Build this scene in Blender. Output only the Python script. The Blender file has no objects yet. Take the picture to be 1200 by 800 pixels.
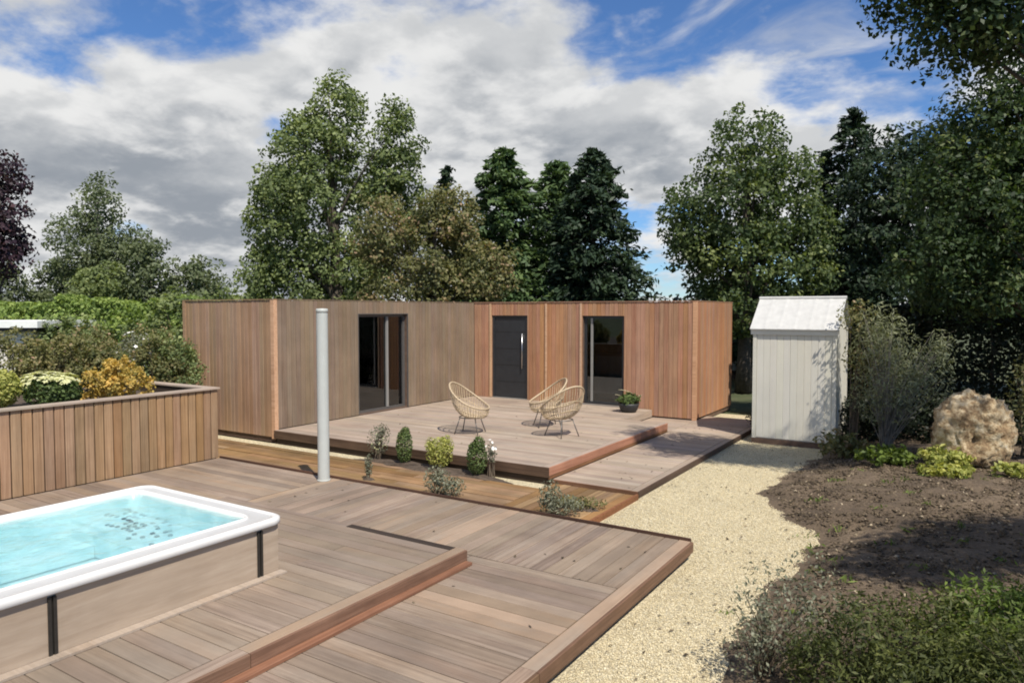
import bpy, math, random
import numpy as np
from mathutils import Vector, noise as mnoise
PI = math.pi
rad = math.radians
SC = bpy.context.scene
COL = SC.collection
random.seed(7)

# ------------------------------------------------------------------ camera
CAM_H, YAW, TILT = 2.53, 32.5, 2.47
cam_data = bpy.data.cameras.new('camera')
cam_data.sensor_width = 36.0
cam_data.lens = 25.0
cam_data.clip_start, cam_data.clip_end = 0.05, 3000
cam = bpy.data.objects.new('camera', cam_data)
COL.objects.link(cam)
cam.location = (0, 0, CAM_H)
cam.rotation_euler = (rad(90 - TILT), 0, rad(YAW))
SC.camera = cam

# ------------------------------------------------------------------ sun and sky
SUN_EL, SUN_AZ = 55.0, 32.0            # azimuth: degrees from +X towards -Y
sv = Vector((math.cos(rad(SUN_AZ)) * math.cos(rad(SUN_EL)), -math.sin(rad(SUN_AZ)) * math.cos(rad(SUN_EL)), math.sin(rad(SUN_EL))))
sun_data = bpy.data.lights.new('sun', 'SUN')
sun_data.energy, sun_data.angle, sun_data.color = 4.8, rad(0.55), (1.0, 0.925, 0.81)
sun = bpy.data.objects.new('sun', sun_data)
COL.objects.link(sun)
sun.location = (20, -8, 30)
sun.rotation_euler = (-sv).to_track_quat('-Z', 'Y').to_euler()

world = bpy.data.worlds.new('World')
SC.world = world
world.use_nodes = True
SC.view_settings.view_transform = 'Standard'
SC.view_settings.look = 'None'
SC.view_settings.exposure = 0.28
SC.view_settings.gamma = 1.0
SC.view_settings.use_curve_mapping = False
SC.cycles.max_bounces = 7
SC.cycles.transparent_max_bounces = 12
SC.cycles.use_denoising = True
SC.cycles.filter_width = 1.9


class NT:
    """short hand for building node trees"""
    def __init__(self, tree):
        self.t = tree
        tree.nodes.clear()

    def n(self, kind, ins=None, **props):
        nd = self.t.nodes.new(kind)
        for k, v in props.items():
            setattr(nd, k, v)
        for k, v in (ins or {}).items():
            s = nd.inputs[k]
            if isinstance(v, bpy.types.NodeSocket):
                self.t.links.new(v, s)
            else:
                s.default_value = v
        return nd

    def math(self, op, a, b=0.0, clamp=False):
        return self.n('ShaderNodeMath', {0: a, 1: b}, operation=op, use_clamp=clamp).outputs[0]

    def vmath(self, op, a, b):
        return self.n('ShaderNodeVectorMath', {0: a, 1: b}, operation=op).outputs[0]

    def mix(self, fac, a, b, blend='MIX'):
        nd = self.n('ShaderNodeMix', data_type='RGBA', blend_type=blend)
        for k, v in ((0, fac), (6, a), (7, b)):
            if isinstance(v, bpy.types.NodeSocket):
                self.t.links.new(v, nd.inputs[k])
            else:
                nd.inputs[k].default_value = v if k == 0 else (*v, 1.0)[:4]
        return nd.outputs[2]

    def ramp(self, fac, stops, interp='LINEAR'):
        nd = self.n('ShaderNodeValToRGB', {0: fac})
        r = nd.color_ramp
        r.interpolation = interp
        while len(r.elements) < len(stops):
            r.elements.new(0.5)
        for e, (p, c) in zip(r.elements, stops):
            e.position = p
            e.color = (*c, 1.0)[:4] if not isinstance(c, (int, float)) else (c, c, c, 1)
        return nd.outputs[0]

    def maprange(self, v, a, b, c=0.0, d=1.0, smooth=False):
        return self.n('ShaderNodeMapRange', {0: v, 1: a, 2: b, 3: c, 4: d},
                      interpolation_type='SMOOTHSTEP' if smooth else 'LINEAR').outputs[0]

    def noise(self, vec, scale, detail=4.0, rough=0.55, dist=0.0):
        return self.n('ShaderNodeTexNoise', {'Vector': vec, 'Scale': scale, 'Detail': detail, 'Roughness': rough, 'Distortion': dist})


CLOUD_SHIFT, CLOUD_TILT, CLOUD_WEST, SKY_TINT = (3.6, 1.7, 0.5), 0.16, (-0.97, 0.10, 0.0), (0.60, 0.80, 1.04)
# sky: physical blue sky with a broken layer of cumulus on it, laid out on a cloud plane overhead
w = NT(world.node_tree)
sky = w.n('ShaderNodeTexSky', sky_type='NISHITA')
sky.sun_disc = False
sky.sun_elevation = rad(SUN_EL)
sky.sun_rotation = rad(90 + SUN_AZ)
sky.air_density, sky.dust_density, sky.ozone_density = 1.0, 0.05, 4.0
tc = w.n('ShaderNodeTexCoord')
sep = w.n('ShaderNodeSeparateXYZ', {0: tc.outputs['Generated']})
zc = w.math('MAXIMUM', sep.outputs[2], 0.0)
west = w.n('ShaderNodeVectorMath', {0: tc.outputs['Generated'], 1: CLOUD_WEST}, operation='DOT_PRODUCT').outputs['Value']


def cloud_cover(lift):
    """cloud density on the cloud plane; lift looks a little higher up the cloud"""
    zz = w.math('ADD', zc, 0.27 + lift)
    plane = w.n('ShaderNodeCombineXYZ', {0: w.math('DIVIDE', sep.outputs[0], zz), 1: w.math('DIVIDE', sep.outputs[1], zz), 2: 0.0}).outputs[0]
    pl = w.vmath('ADD', plane, CLOUD_SHIFT)
    big = w.noise(pl, 0.85, 2.0, 0.5, 0.2)
    fine = w.noise(pl, 2.9, 9.0, 0.56, 0.1)
    c = w.math('ADD', w.math('MULTIPLY', big.outputs[0], 0.52), w.math('MULTIPLY', fine.outputs[0], 0.60))
    return w.math('ADD', c, w.math('MULTIPLY', west, CLOUD_TILT)), pl, fine


cover, pl, fine = cloud_cover(0.0)
above, _, _ = cloud_cover(0.045)
wisp = w.noise(w.vmath('MULTIPLY', pl, (1.0, 1.8, 1.0)), 2.4, 8.0, 0.58, 0.5)
cmask = w.maprange(cover, 0.555, 0.66, 0, 1, True)
wmask = w.math('MULTIPLY', w.maprange(wisp.outputs[0], 0.46, 0.74, 0, 1, True), 0.75)
cmask = w.math('MAXIMUM', cmask, wmask)
dk = w.math('MULTIPLY', w.maprange(above, 0.58, 0.80, 0, 1, True), w.maprange(cover, 0.58, 0.76, 0, 1, True))
puff = w.noise(w.vmath('ADD', pl, (0.3, 0.2, 2.0)), 4.2, 8.0, 0.55, 0.15)
dk = w.math('MULTIPLY', dk, w.maprange(puff.outputs[0], 0.34, 0.56, 0.2, 1.0, True))
lit = w.mix(w.maprange(puff.outputs[0], 0.40, 0.60, 0, 1, True), (6.9, 6.9, 6.85), (5.2, 5.3, 5.4))
cloud = w.mix(dk, lit, (2.55, 2.8, 3.15))
skyc = w.mix(cmask, w.mix(1.0, sky.outputs[0], SKY_TINT, 'MULTIPLY'), cloud)
bg = w.n('ShaderNodeBackground', {'Color': skyc, 'Strength': 0.1})
wo = w.n('ShaderNodeOutputWorld', {'Surface': bg.outputs[0]})

# ------------------------------------------------------------------ materials
MATS = {}


def new_mat(name):
    m = bpy.data.materials.new(name)
    m.use_nodes = True
    MATS[name] = m
    return m, NT(m.node_tree)


def finish(nt, shader):
    nt.n('ShaderNodeOutputMaterial', {'Surface': shader})


def bump(nt, h, strength, dist):
    return nt.n('ShaderNodeBump', {'Height': h, 'Strength': strength, 'Distance': dist}).outputs[0]


def wood(name, dark, mid, light, grey=None, greyf=0.5, rough=0.72, vmin=0.78, vmax=1.18, stain=0.25, red=None):
    """boards: local X is the length; each board differs through its object's random value"""
    m, nt = new_mat(name)
    tc = nt.n('ShaderNodeTexCoord')
    oi = nt.n('ShaderNodeObjectInfo')
    r1 = oi.outputs['Random']
    r2 = nt.math('FRACT', nt.math('MULTIPLY', r1, 17.31))
    r3 = nt.math('FRACT', nt.math('MULTIPLY', r1, 91.7))
    off = nt.n('ShaderNodeCombineXYZ', {0: nt.math('MULTIPLY', r1, 60.0), 1: nt.math('MULTIPLY', r2, 30.0), 2: 0.0}).outputs[0]
    p = nt.vmath('ADD', tc.outputs['Object'], off)
    g = nt.noise(nt.vmath('MULTIPLY', p, (0.9, 34.0, 34.0)), 1.0, 7.0, 0.62, 0.5)
    f = nt.noise(nt.vmath('MULTIPLY', p, (6.0, 160.0, 160.0)), 1.0, 3.0, 0.6)
    v = nt.math('ADD', nt.math('MULTIPLY', g.outputs[0], 0.75), nt.math('MULTIPLY', f.outputs[0], 0.25))
    c = nt.ramp(v, [(0.3, dark), (0.5, mid), (0.68, light)])
    if red:
        c = nt.mix(nt.maprange(r3, 0.72, 0.95, 0, 0.75, True), c, red)
    if grey:
        blot = nt.noise(nt.vmath('MULTIPLY', p, (0.9, 3.0, 3.0)), 1.0, 4.0, 0.6)
        gf = nt.math('MULTIPLY', nt.maprange(nt.math('ADD', blot.outputs[0], nt.math('MULTIPLY', r2, 0.35)), 0.45, 0.8, 0, 1, True), greyf)
        c = nt.mix(gf, c, grey)
    geo = nt.n('ShaderNodeNewGeometry')
    st = nt.noise(geo.outputs['Position'], 1.1, 5.0, 0.62)
    c = nt.mix(1.0, c, nt.ramp(st.outputs[0], [(0.32, 1.0 - stain), (0.66, 1.0)]), 'MULTIPLY')
    val = nt.maprange(r1, 0.0, 1.0, vmin, vmax)
    c = nt.n('ShaderNodeHueSaturation', {'Hue': nt.maprange(r3, 0, 1, 0.492, 0.508), 'Saturation': nt.maprange(r2, 0, 1, 0.85, 1.12), 'Value': val, 'Color': c}).outputs[0]
    b = nt.n('ShaderNodeBsdfPrincipled', {'Base Color': c, 'Roughness': nt.maprange(g.outputs[0], 0.3, 0.7, rough - 0.1, rough + 0.08),
                                          'Specular IOR Level': 0.3, 'Normal': bump(nt, v, 0.35, 0.004)})
    finish(nt, b.outputs[0])
    return m


wood('deck_wood', (0.155, 0.104, 0.070), (0.28, 0.203, 0.145), (0.385, 0.292, 0.217), (0.285, 0.238, 0.194), 0.55, 0.66, 0.80, 1.14, 0.3, red=(0.39, 0.25, 0.165))
wood('platform_wood', (0.15, 0.108, 0.076), (0.27, 0.202, 0.145), (0.35, 0.27, 0.20), (0.275, 0.228, 0.182), 0.6, 0.66, 0.88, 1.10, 0.25, red=(0.32, 0.225, 0.165))
wood('terrace_wood', (0.23, 0.172, 0.135), (0.38, 0.292, 0.222), (0.48, 0.385, 0.30), (0.37, 0.315, 0.262), 0.45, 0.62, 0.86, 1.12, 0.22)
wood('strip_wood', (0.16, 0.088, 0.036), (0.31, 0.185, 0.082), (0.42, 0.27, 0.13), (0.25, 0.165, 0.085), 0.6, 0.7, 0.80, 1.16, 0.45, red=(0.36, 0.18, 0.085))
wood('fascia_wood', (0.13, 0.058, 0.032), (0.24, 0.112, 0.060), (0.33, 0.165, 0.093), None, 0, 0.55, 0.85, 1.12, 0.35)
wood('fascia_brown', (0.10, 0.053, 0.032), (0.19, 0.105, 0.062), (0.27, 0.16, 0.098), None, 0, 0.6, 0.85, 1.12, 0.4)
wood('fascia_dark', (0.05, 0.028, 0.019), (0.10, 0.057, 0.038), (0.15, 0.088, 0.058), None, 0, 0.6, 0.85, 1.12, 0.4)
wood('fascia_pink', (0.22, 0.11, 0.072), (0.36, 0.19, 0.125), (0.45, 0.26, 0.18), None, 0, 0.6, 0.9, 1.1, 0.3)
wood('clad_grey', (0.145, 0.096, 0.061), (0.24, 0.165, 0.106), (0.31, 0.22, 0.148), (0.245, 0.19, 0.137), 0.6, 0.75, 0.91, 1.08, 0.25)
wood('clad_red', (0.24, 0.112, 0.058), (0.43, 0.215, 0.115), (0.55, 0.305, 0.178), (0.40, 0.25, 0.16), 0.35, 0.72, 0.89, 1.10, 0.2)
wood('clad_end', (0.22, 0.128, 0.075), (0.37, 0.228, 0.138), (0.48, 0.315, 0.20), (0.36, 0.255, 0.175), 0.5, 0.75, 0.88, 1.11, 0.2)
wood('trim_wood', (0.42, 0.25, 0.14), (0.57, 0.36, 0.215), (0.66, 0.44, 0.28), None, 0, 0.6, 0.92, 1.08, 0.12)
wood('planter_wood', (0.20, 0.112, 0.052), (0.37, 0.222, 0.112), (0.49, 0.315, 0.175), (0.35, 0.25, 0.15), 0.35, 0.7, 0.84, 1.13, 0.28)
wood('coping_wood', (0.30, 0.23, 0.17), (0.42, 0.33, 0.25), (0.52, 0.42, 0.33), (0.42, 0.38, 0.33), 0.4, 0.6, 0.9, 1.1, 0.2)
wood('joist_wood', (0.03, 0.02, 0.015), (0.05, 0.034, 0.024), (0.07, 0.05, 0.035), None, 0, 0.8)
wood('shed_paint', (0.665, 0.64, 0.55), (0.69, 0.665, 0.575), (0.71, 0.685, 0.595), None, 0, 0.5, 0.97, 1.02, 0.10)


def plain(name, col, rough=0.5, metal=0.0, var=0.12, scale=6.0, bmp=0.0, spec=0.5, bscale=60.0):
    m, nt = new_mat(name)
    geo = nt.n('ShaderNodeNewGeometry')
    nz = nt.noise(geo.outputs['Position'], scale, 5.0, 0.6)
    lo = tuple(c * (1 - var) for c in col)
    hi = tuple(min(1, c * (1 + var)) for c in col)
    c = nt.ramp(nz.outputs[0], [(0.3, lo), (0.7, hi)])
    ins = {'Base Color': c, 'Roughness': rough, 'Metallic': metal, 'Specular IOR Level': spec}
    if bmp:
        ins['Normal'] = bump(nt, nt.noise(geo.outputs['Position'], bscale, 4.0, 0.6).outputs[0], bmp, 0.004)
    finish(nt, nt.n('ShaderNodeBsdfPrincipled', ins).outputs[0])
    return m


plain('white_metal', (0.46, 0.48, 0.455), 0.4, 0.0, 0.05)
plain('roof_metal', (0.52, 0.52, 0.505), 0.45, 0.0, 0.08, 9.0, 0.1, bscale=14)
plain('anthracite', (0.026, 0.029, 0.033), 0.42, 0.0, 0.12)
plain('grey_frame', (0.09, 0.085, 0.08), 0.45, 0.0, 0.1)
plain('pale_frame', (0.24, 0.235, 0.22), 0.45, 0.0, 0.08)
plain('brushed_steel', (0.6, 0.6, 0.6), 0.3, 1.0, 0.08)
plain('dark_post', (0.022, 0.020, 0.017), 0.45, 0.0, 0.2, 30)
plain('ledge_shaded_acrylic', (0.50, 0.50, 0.49), 0.3, 0.0, 0.04)  # greyer than the rim: shading on the ledge is put into its colour
plain('acrylic', (0.70, 0.695, 0.675), 0.22, 0.0, 0.03)
plain('jet_plastic', (0.035, 0.07, 0.09), 0.3, 0.2, 0.2)
plain('room_white', (0.42, 0.41, 0.39), 0.8, 0.0, 0.05)
plain('room_floor', (0.16, 0.13, 0.10), 0.6)
plain('cabinet_white', (0.55, 0.55, 0.53), 0.5)
plain('cabinet_brown', (0.16, 0.085, 0.045), 0.5)
plain('roof_felt', (0.10, 0.10, 0.10), 0.85, 0.0, 0.25, 3.0)
plain('leg_metal', (0.16, 0.15, 0.14), 0.4, 0.5, 0.1)
plain('rattan', (0.46, 0.36, 0.235), 0.6, 0.0, 0.3, 40)
plain('dark_pot', (0.03, 0.032, 0.034), 0.55, 0.0, 0.2, 20)
plain('plinth', (0.12, 0.075, 0.052), 0.8, 0.0, 0.25, 9.0)
plain('bark', (0.085, 0.07, 0.055), 0.9, 0.0, 0.45, 9.0, 0.8, bscale=22)
plain('bark_pale', (0.20, 0.185, 0.16), 0.9, 0.0, 0.4, 7.0, 0.6, bscale=22)
plain('twig', (0.10, 0.075, 0.05), 0.85, 0.0, 0.3, 20)
plain('petal_white', (0.78, 0.77, 0.72), 0.6, 0.0, 0.06)
plain('cream_blade', (0.62, 0.60, 0.42), 0.5, 0.0, 0.15, 20)
plain('render_pale', (0.66, 0.62, 0.56), 0.8, 0.0, 0.1, 3.0)
plain('roof_pale', (0.78, 0.80, 0.77), 0.6, 0.0, 0.08, 3.0)
plain('wall_pink', (0.40, 0.22, 0.17), 0.85, 0.0, 0.15, 2.0)
plain('planter_soil', (0.075, 0.055, 0.04), 0.95, 0.0, 0.4, 12.0, 1.0, bscale=25)
plain('seal_dark', (0.02, 0.02, 0.02), 0.6)


def panel_mat():
    m, nt = new_mat('tub_panel')
    tc = nt.n('ShaderNodeTexCoord')
    p = tc.outputs['Object']
    g = nt.noise(nt.vmath('MULTIPLY', p, (9.0, 1.3, 16.0)), 1.0, 8.0, 0.64, 0.4)
    c = nt.ramp(g.outputs[0], [(0.3, (0.32, 0.245, 0.178)), (0.52, (0.395, 0.312, 0.235)), (0.70, (0.45, 0.365, 0.28))])
    s = nt.noise(p, 2.2, 4.0, 0.6)
    c = nt.mix(1.0, c, nt.ramp(s.outputs[0], [(0.3, 0.88), (0.7, 1.0)]), 'MULTIPLY')
    finish(nt, nt.n('ShaderNodeBsdfPrincipled', {'Base Color': c, 'Roughness': 0.5, 'Normal': bump(nt, g.outputs[0], 0.15, 0.003)}).outputs[0])


panel_mat()


def basin_mat():
    m, nt = new_mat('basin_blue')
    geo = nt.n('ShaderNodeNewGeometry')
    n1 = nt.noise(geo.outputs['Position'], 2.4, 4.0, 0.6, 1.2)
    c = nt.ramp(n1.outputs[0], [(0.36, (0.40, 0.64, 0.68)), (0.5, (0.56, 0.76, 0.785)), (0.64, (0.70, 0.85, 0.86))])
    finish(nt, nt.n('ShaderNodeBsdfPrincipled', {'Base Color': c, 'Roughness': 0.35}).outputs[0])


basin_mat()


def water_mat():
    m, nt = new_mat('tub_water')
    geo = nt.n('ShaderNodeNewGeometry')
    n1 = nt.noise(geo.outputs['Position'], 5.0, 4.0, 0.55, 0.7)
    n2 = nt.noise(geo.outputs['Position'], 19.0, 3.0, 0.5, 0.4)
    h = nt.math('ADD', n1.outputs[0], nt.math('MULTIPLY', n2.outputs[0], 0.35))
    nrm = bump(nt, h, 0.28, 0.05)
    fr = nt.n('ShaderNodeFresnel', {'IOR': 1.33, 'Normal': nrm}).outputs[0]
    tr = nt.n('ShaderNodeBsdfRefraction', {'Color': (0.86, 0.98, 0.995, 1), 'Roughness': 0.0, 'IOR': 1.12, 'Normal': nrm}).outputs[0]
    tp = nt.n('ShaderNodeBsdfTransparent', {'Color': (0.86, 0.98, 0.995, 1)}).outputs[0]
    under = nt.n('ShaderNodeMixShader', {0: 0.55, 1: tr, 2: tp}).outputs[0]
    gl = nt.n('ShaderNodeBsdfGlossy', {'Color': (1, 1, 1, 1), 'Roughness': 0.03, 'Normal': nrm}).outputs[0]
    finish(nt, nt.n('ShaderNodeMixShader', {0: fr, 1: under, 2: gl}).outputs[0])


water_mat()


def glass_mat():
    m, nt = new_mat('window_glass')
    fr = nt.n('ShaderNodeFresnel', {'IOR': 1.5}).outputs[0]
    fr = nt.math('ADD', nt.math('MULTIPLY', fr, 1.6), 0.02, True)
    tp = nt.n('ShaderNodeBsdfTransparent', {'Color': (0.55, 0.60, 0.60, 1)}).outputs[0]
    gl = nt.n('ShaderNodeBsdfGlossy', {'Color': (0.9, 0.95, 1, 1), 'Roughness': 0.015}).outputs[0]
    finish(nt, nt.n('ShaderNodeMixShader', {0: fr, 1: tp, 2: gl}).outputs[0])


glass_mat()


def leaf_mat(name, stops, trans=0.32, rough=0.55, gain=1.75):
    stops = [(p, tuple(min(.8, q * gain) for q in c)) for p, c in stops]
    m, nt = new_mat(name)
    at = nt.n('ShaderNodeAttribute', attribute_name='v', attribute_type='GEOMETRY')
    c = nt.ramp(at.outputs['Fac'], stops)
    b = nt.n('ShaderNodeBsdfPrincipled', {'Base Color': c, 'Roughness': rough, 'Specular IOR Level': 0.3}).outputs[0]
    tl = nt.n('ShaderNodeBsdfTranslucent', {'Color': nt.mix(1.0, c, (1.25, 1.3, 0.6), 'MULTIPLY')}).outputs[0]
    finish(nt, nt.n('ShaderNodeMixShader', {0: trans, 1: b, 2: tl}).outputs[0])


leaf_mat('leaf_poplar', [(0.0, (0.038, 0.054, 0.022)), (0.5, (0.088, 0.112, 0.043)), (1.0, (0.165, 0.188, 0.078))], gain=1.9)
leaf_mat('leaf_olive', [(0.0, (0.050, 0.058, 0.024)), (0.55, (0.105, 0.105, 0.042)), (0.8, (0.15, 0.12, 0.06)), (1.0, (0.20, 0.135, 0.085))])
leaf_mat('leaf_airy', [(0.0, (0.022, 0.038, 0.018)), (0.5, (0.056, 0.080, 0.030)), (1.0, (0.145, 0.168, 0.062))], 0.35)
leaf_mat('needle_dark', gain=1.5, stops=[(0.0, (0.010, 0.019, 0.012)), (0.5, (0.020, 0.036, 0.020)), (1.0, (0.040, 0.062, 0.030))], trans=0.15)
leaf_mat('needle_green', [(0.0, (0.018, 0.034, 0.014)), (0.5, (0.040, 0.068, 0.026)), (1.0, (0.080, 0.115, 0.042))], 0.2)
leaf_mat('needle_mixed', [(0.0, (0.008, 0.016, 0.009)), (0.6, (0.018, 0.032, 0.015)), (1.0, (0.050, 0.064, 0.026))], 0.15)
leaf_mat('leaf_near', [(0.0, (0.012, 0.024, 0.010)), (0.6, (0.032, 0.054, 0.020)), (1.0, (0.11, 0.13, 0.045))], 0.3)
leaf_mat('leaf_purple', [(0.0, (0.012, 0.008, 0.012)), (0.6, (0.028, 0.016, 0.024)), (1.0, (0.06, 0.030, 0.036))], 0.3)
leaf_mat('leaf_pale', [(0.0, (0.062, 0.080, 0.044)), (0.5, (0.098, 0.122, 0.062)), (1.0, (0.145, 0.165, 0.088))], gain=1.35)
leaf_mat('leaf_hedge', [(0.0, (0.045, 0.070, 0.018)), (0.5, (0.105, 0.145, 0.038)), (1.0, (0.19, 0.22, 0.065))], gain=2.1)
leaf_mat('leaf_hedge_dark', gain=0.8, stops=[(0.0, (0.006, 0.011, 0.005)), (0.6, (0.014, 0.024, 0.010)), (1.0, (0.028, 0.042, 0.016))], trans=0.12)
leaf_mat('leaf_box', [(0.0, (0.028, 0.045, 0.014)), (0.5, (0.058, 0.085, 0.026)), (1.0, (0.11, 0.13, 0.042))], 0.2)
leaf_mat('leaf_yellowgreen', [(0.0, (0.09, 0.11, 0.025)), (0.5, (0.20, 0.21, 0.055)), (1.0, (0.36, 0.34, 0.11))])
leaf_mat('leaf_orange', gain=1.3, stops=[(0.0, (0.16, 0.15, 0.045)), (0.4, (0.38, 0.28, 0.075)), (1.0, (0.58, 0.38, 0.11))])
leaf_mat('leaf_cream', gain=1.25, stops=[(0.0, (0.12, 0.14, 0.05)), (0.35, (0.42, 0.42, 0.20)), (1.0, (0.68, 0.66, 0.42))])
leaf_mat('leaf_brush', [(0.0, (0.055, 0.058, 0.024)), (0.5, (0.11, 0.11, 0.042)), (0.85, (0.17, 0.145, 0.07)), (1.0, (0.24, 0.16, 0.11))])
leaf_mat('leaf_grey', [(0.0, (0.045, 0.050, 0.034)), (0.5, (0.095, 0.10, 0.070)), (1.0, (0.17, 0.175, 0.125))], 0.25)
leaf_mat('leaf_greyshrub', [(0.0, (0.055, 0.062, 0.036)), (0.5, (0.125, 0.135, 0.078)), (1.0, (0.22, 0.23, 0.14))], 0.3)
leaf_mat('leaf_fore', gain=1.2, stops=[(0.0, (0.030, 0.040, 0.014)), (0.5, (0.066, 0.080, 0.024)), (1.0, (0.135, 0.15, 0.045))], trans=0.35)
leaf_mat('leaf_fore_bright', gain=1.35, stops=[(0.0, (0.045, 0.070, 0.014)), (0.5, (0.09, 0.13, 0.026)), (1.0, (0.16, 0.21, 0.045))], trans=0.35)
leaf_mat('stone_bits', [(0.0, (0.16, 0.13, 0.09)), (0.12, (0.48, 0.40, 0.25)), (0.6, (0.70, 0.605, 0.39)), (1.0, (0.82, 0.745, 0.56))], 0.0, 0.85, 1.0)
leaf_mat('chip_bits', [(0.0, (0.04, 0.03, 0.02)), (0.5, (0.105, 0.08, 0.052)), (0.85, (0.20, 0.155, 0.10)), (1.0, (0.40, 0.33, 0.23))], 0.0, 0.9, 1.0)


def ground_mats():
    m, nt = new_mat('earth')
    geo = nt.n('ShaderNodeNewGeometry')
    a = nt.noise(geo.outputs['Position'], 0.5, 6.0, 0.6)
    b = nt.noise(geo.outputs['Position'], 9.0, 5.0, 0.65)
    c = nt.ramp(nt.math('ADD', nt.math('MULTIPLY', a.outputs[0], 0.6), nt.math('MULTIPLY', b.outputs[0], 0.4)),
                [(0.35, (0.035, 0.045, 0.018)), (0.5, (0.06, 0.075, 0.028)), (0.66, (0.10, 0.09, 0.05))])
    finish(nt, nt.n('ShaderNodeBsdfPrincipled', {'Base Color': c, 'Roughness': 0.95, 'Normal': bump(nt, b.outputs[0], 0.8, 0.03)}).outputs[0])
    m, nt = new_mat('gravel_base')
    geo = nt.n('ShaderNodeNewGeometry')
    vo = nt.n('ShaderNodeTexVoronoi', {'Vector': geo.outputs['Position'], 'Scale': 62.0}, feature='F1')
    a = nt.noise(geo.outputs['Position'], 1.3, 5.0, 0.6)
    c = nt.ramp(nt.n('ShaderNodeSeparateXYZ', {0: vo.outputs['Color']}).outputs[0], [(0.0, (0.42, 0.36, 0.245)), (0.5, (0.66, 0.57, 0.37)), (1.0, (0.76, 0.68, 0.48))])
    c = nt.mix(1.0, c, nt.ramp(vo.outputs['Distance'], [(0.35, 1.0), (0.75, 0.62)]), 'MULTIPLY')
    c = nt.mix(1.0, c, nt.ramp(a.outputs[0], [(0.3, 0.84), (0.62, 1.0)]), 'MULTIPLY')
    finish(nt, nt.n('ShaderNodeBsdfPrincipled', {'Base Color': c, 'Roughness': 0.9, 'Normal': bump(nt, nt.math('SUBTRACT', 1.0, vo.outputs['Distance']), 0.7, 0.012)}).outputs[0])
    m, nt = new_mat('soil')
    geo = nt.n('ShaderNodeNewGeometry')
    a = nt.noise(geo.outputs['Position'], 1.6, 6.0, 0.6)
    b = nt.noise(geo.outputs['Position'], 26.0, 6.0, 0.7)
    c = nt.ramp(nt.math('ADD', nt.math('MULTIPLY', a.outputs[0], 0.45), nt.math('MULTIPLY', b.outputs[0], 0.55)),
                [(0.34, (0.05, 0.036, 0.023)), (0.5, (0.122, 0.088, 0.057)), (0.64, (0.22, 0.163, 0.106))])
    finish(nt, nt.n('ShaderNodeBsdfPrincipled', {'Base Color': c, 'Roughness': 0.95, 'Normal': bump(nt, b.outputs[0], 1.0, 0.03)}).outputs[0])
    m, nt = new_mat('mulch_mat')
    tc = nt.n('ShaderNodeTexCoord')
    geo = nt.n('ShaderNodeNewGeometry')
    f1 = nt.noise(nt.vmath('MULTIPLY', tc.outputs['Object'], (7.0, 34.0, 7.0)), 1.0, 6.0, 0.65, 0.8)
    a = nt.noise(geo.outputs['Position'], 1.4, 5.0, 0.6, 0.5)
    c = nt.ramp(nt.math('ADD', nt.math('MULTIPLY', f1.outputs[0], 0.5), nt.math('MULTIPLY', a.outputs[0], 0.5)),
                [(0.34, (0.10, 0.058, 0.026)), (0.47, (0.235, 0.138, 0.062)), (0.55, (0.31, 0.195, 0.092)), (0.66, (0.42, 0.29, 0.15))])
    finish(nt, nt.n('ShaderNodeBsdfPrincipled', {'Base Color': c, 'Roughness': 0.9, 'Normal': bump(nt, f1.outputs[0], 0.8, 0.015)}).outputs[0])
    m, nt = new_mat('limestone')
    geo = nt.n('ShaderNodeNewGeometry')
    a = nt.noise(geo.outputs['Position'], 4.5, 8.0, 0.68, 0.4)
    b = nt.noise(geo.outputs['Position'], 17.0, 6.0, 0.7)
    c = nt.ramp(nt.math('ADD', nt.math('MULTIPLY', a.outputs[0], 0.65), nt.math('MULTIPLY', b.outputs[0], 0.35)),
                [(0.38, (0.11, 0.068, 0.038)), (0.47, (0.30, 0.205, 0.11)), (0.54, (0.54, 0.43, 0.27)), (0.64, (0.74, 0.66, 0.50))])
    finish(nt, nt.n('ShaderNodeBsdfPrincipled', {'Base Color': c, 'Roughness': 0.9, 'Normal': bump(nt, b.outputs[0], 1.0, 0.04)}).outputs[0])


ground_mats()


# ------------------------------------------------------------------ mesh helpers
def link(o, parent=None):
    COL.objects.link(o)
    if parent is not None:
        o.parent = parent
    return o


def tag(o, label, cat, group=None):
    o['label'] = label
    o['category'] = cat
    if group:
        o['group'] = group
    return o


def thing(name, label, cat, loc=(0, 0, 0), rz=0.0, group=None):
    o = bpy.data.objects.new(name, None)
    o.empty_display_size = 0.1
    link(o)
    o.location = loc
    o.rotation_euler = (0, 0, rz)
    return tag(o, label, cat, group)


def obj(name, me, parent=None, loc=(0, 0, 0), rot=(0, 0, 0), kind=None):
    o = bpy.data.objects.new(name, me)
    link(o, parent)
    o.location = loc
    o.rotation_euler = rot
    if kind:
        o['kind'] = kind
    return o


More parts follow.
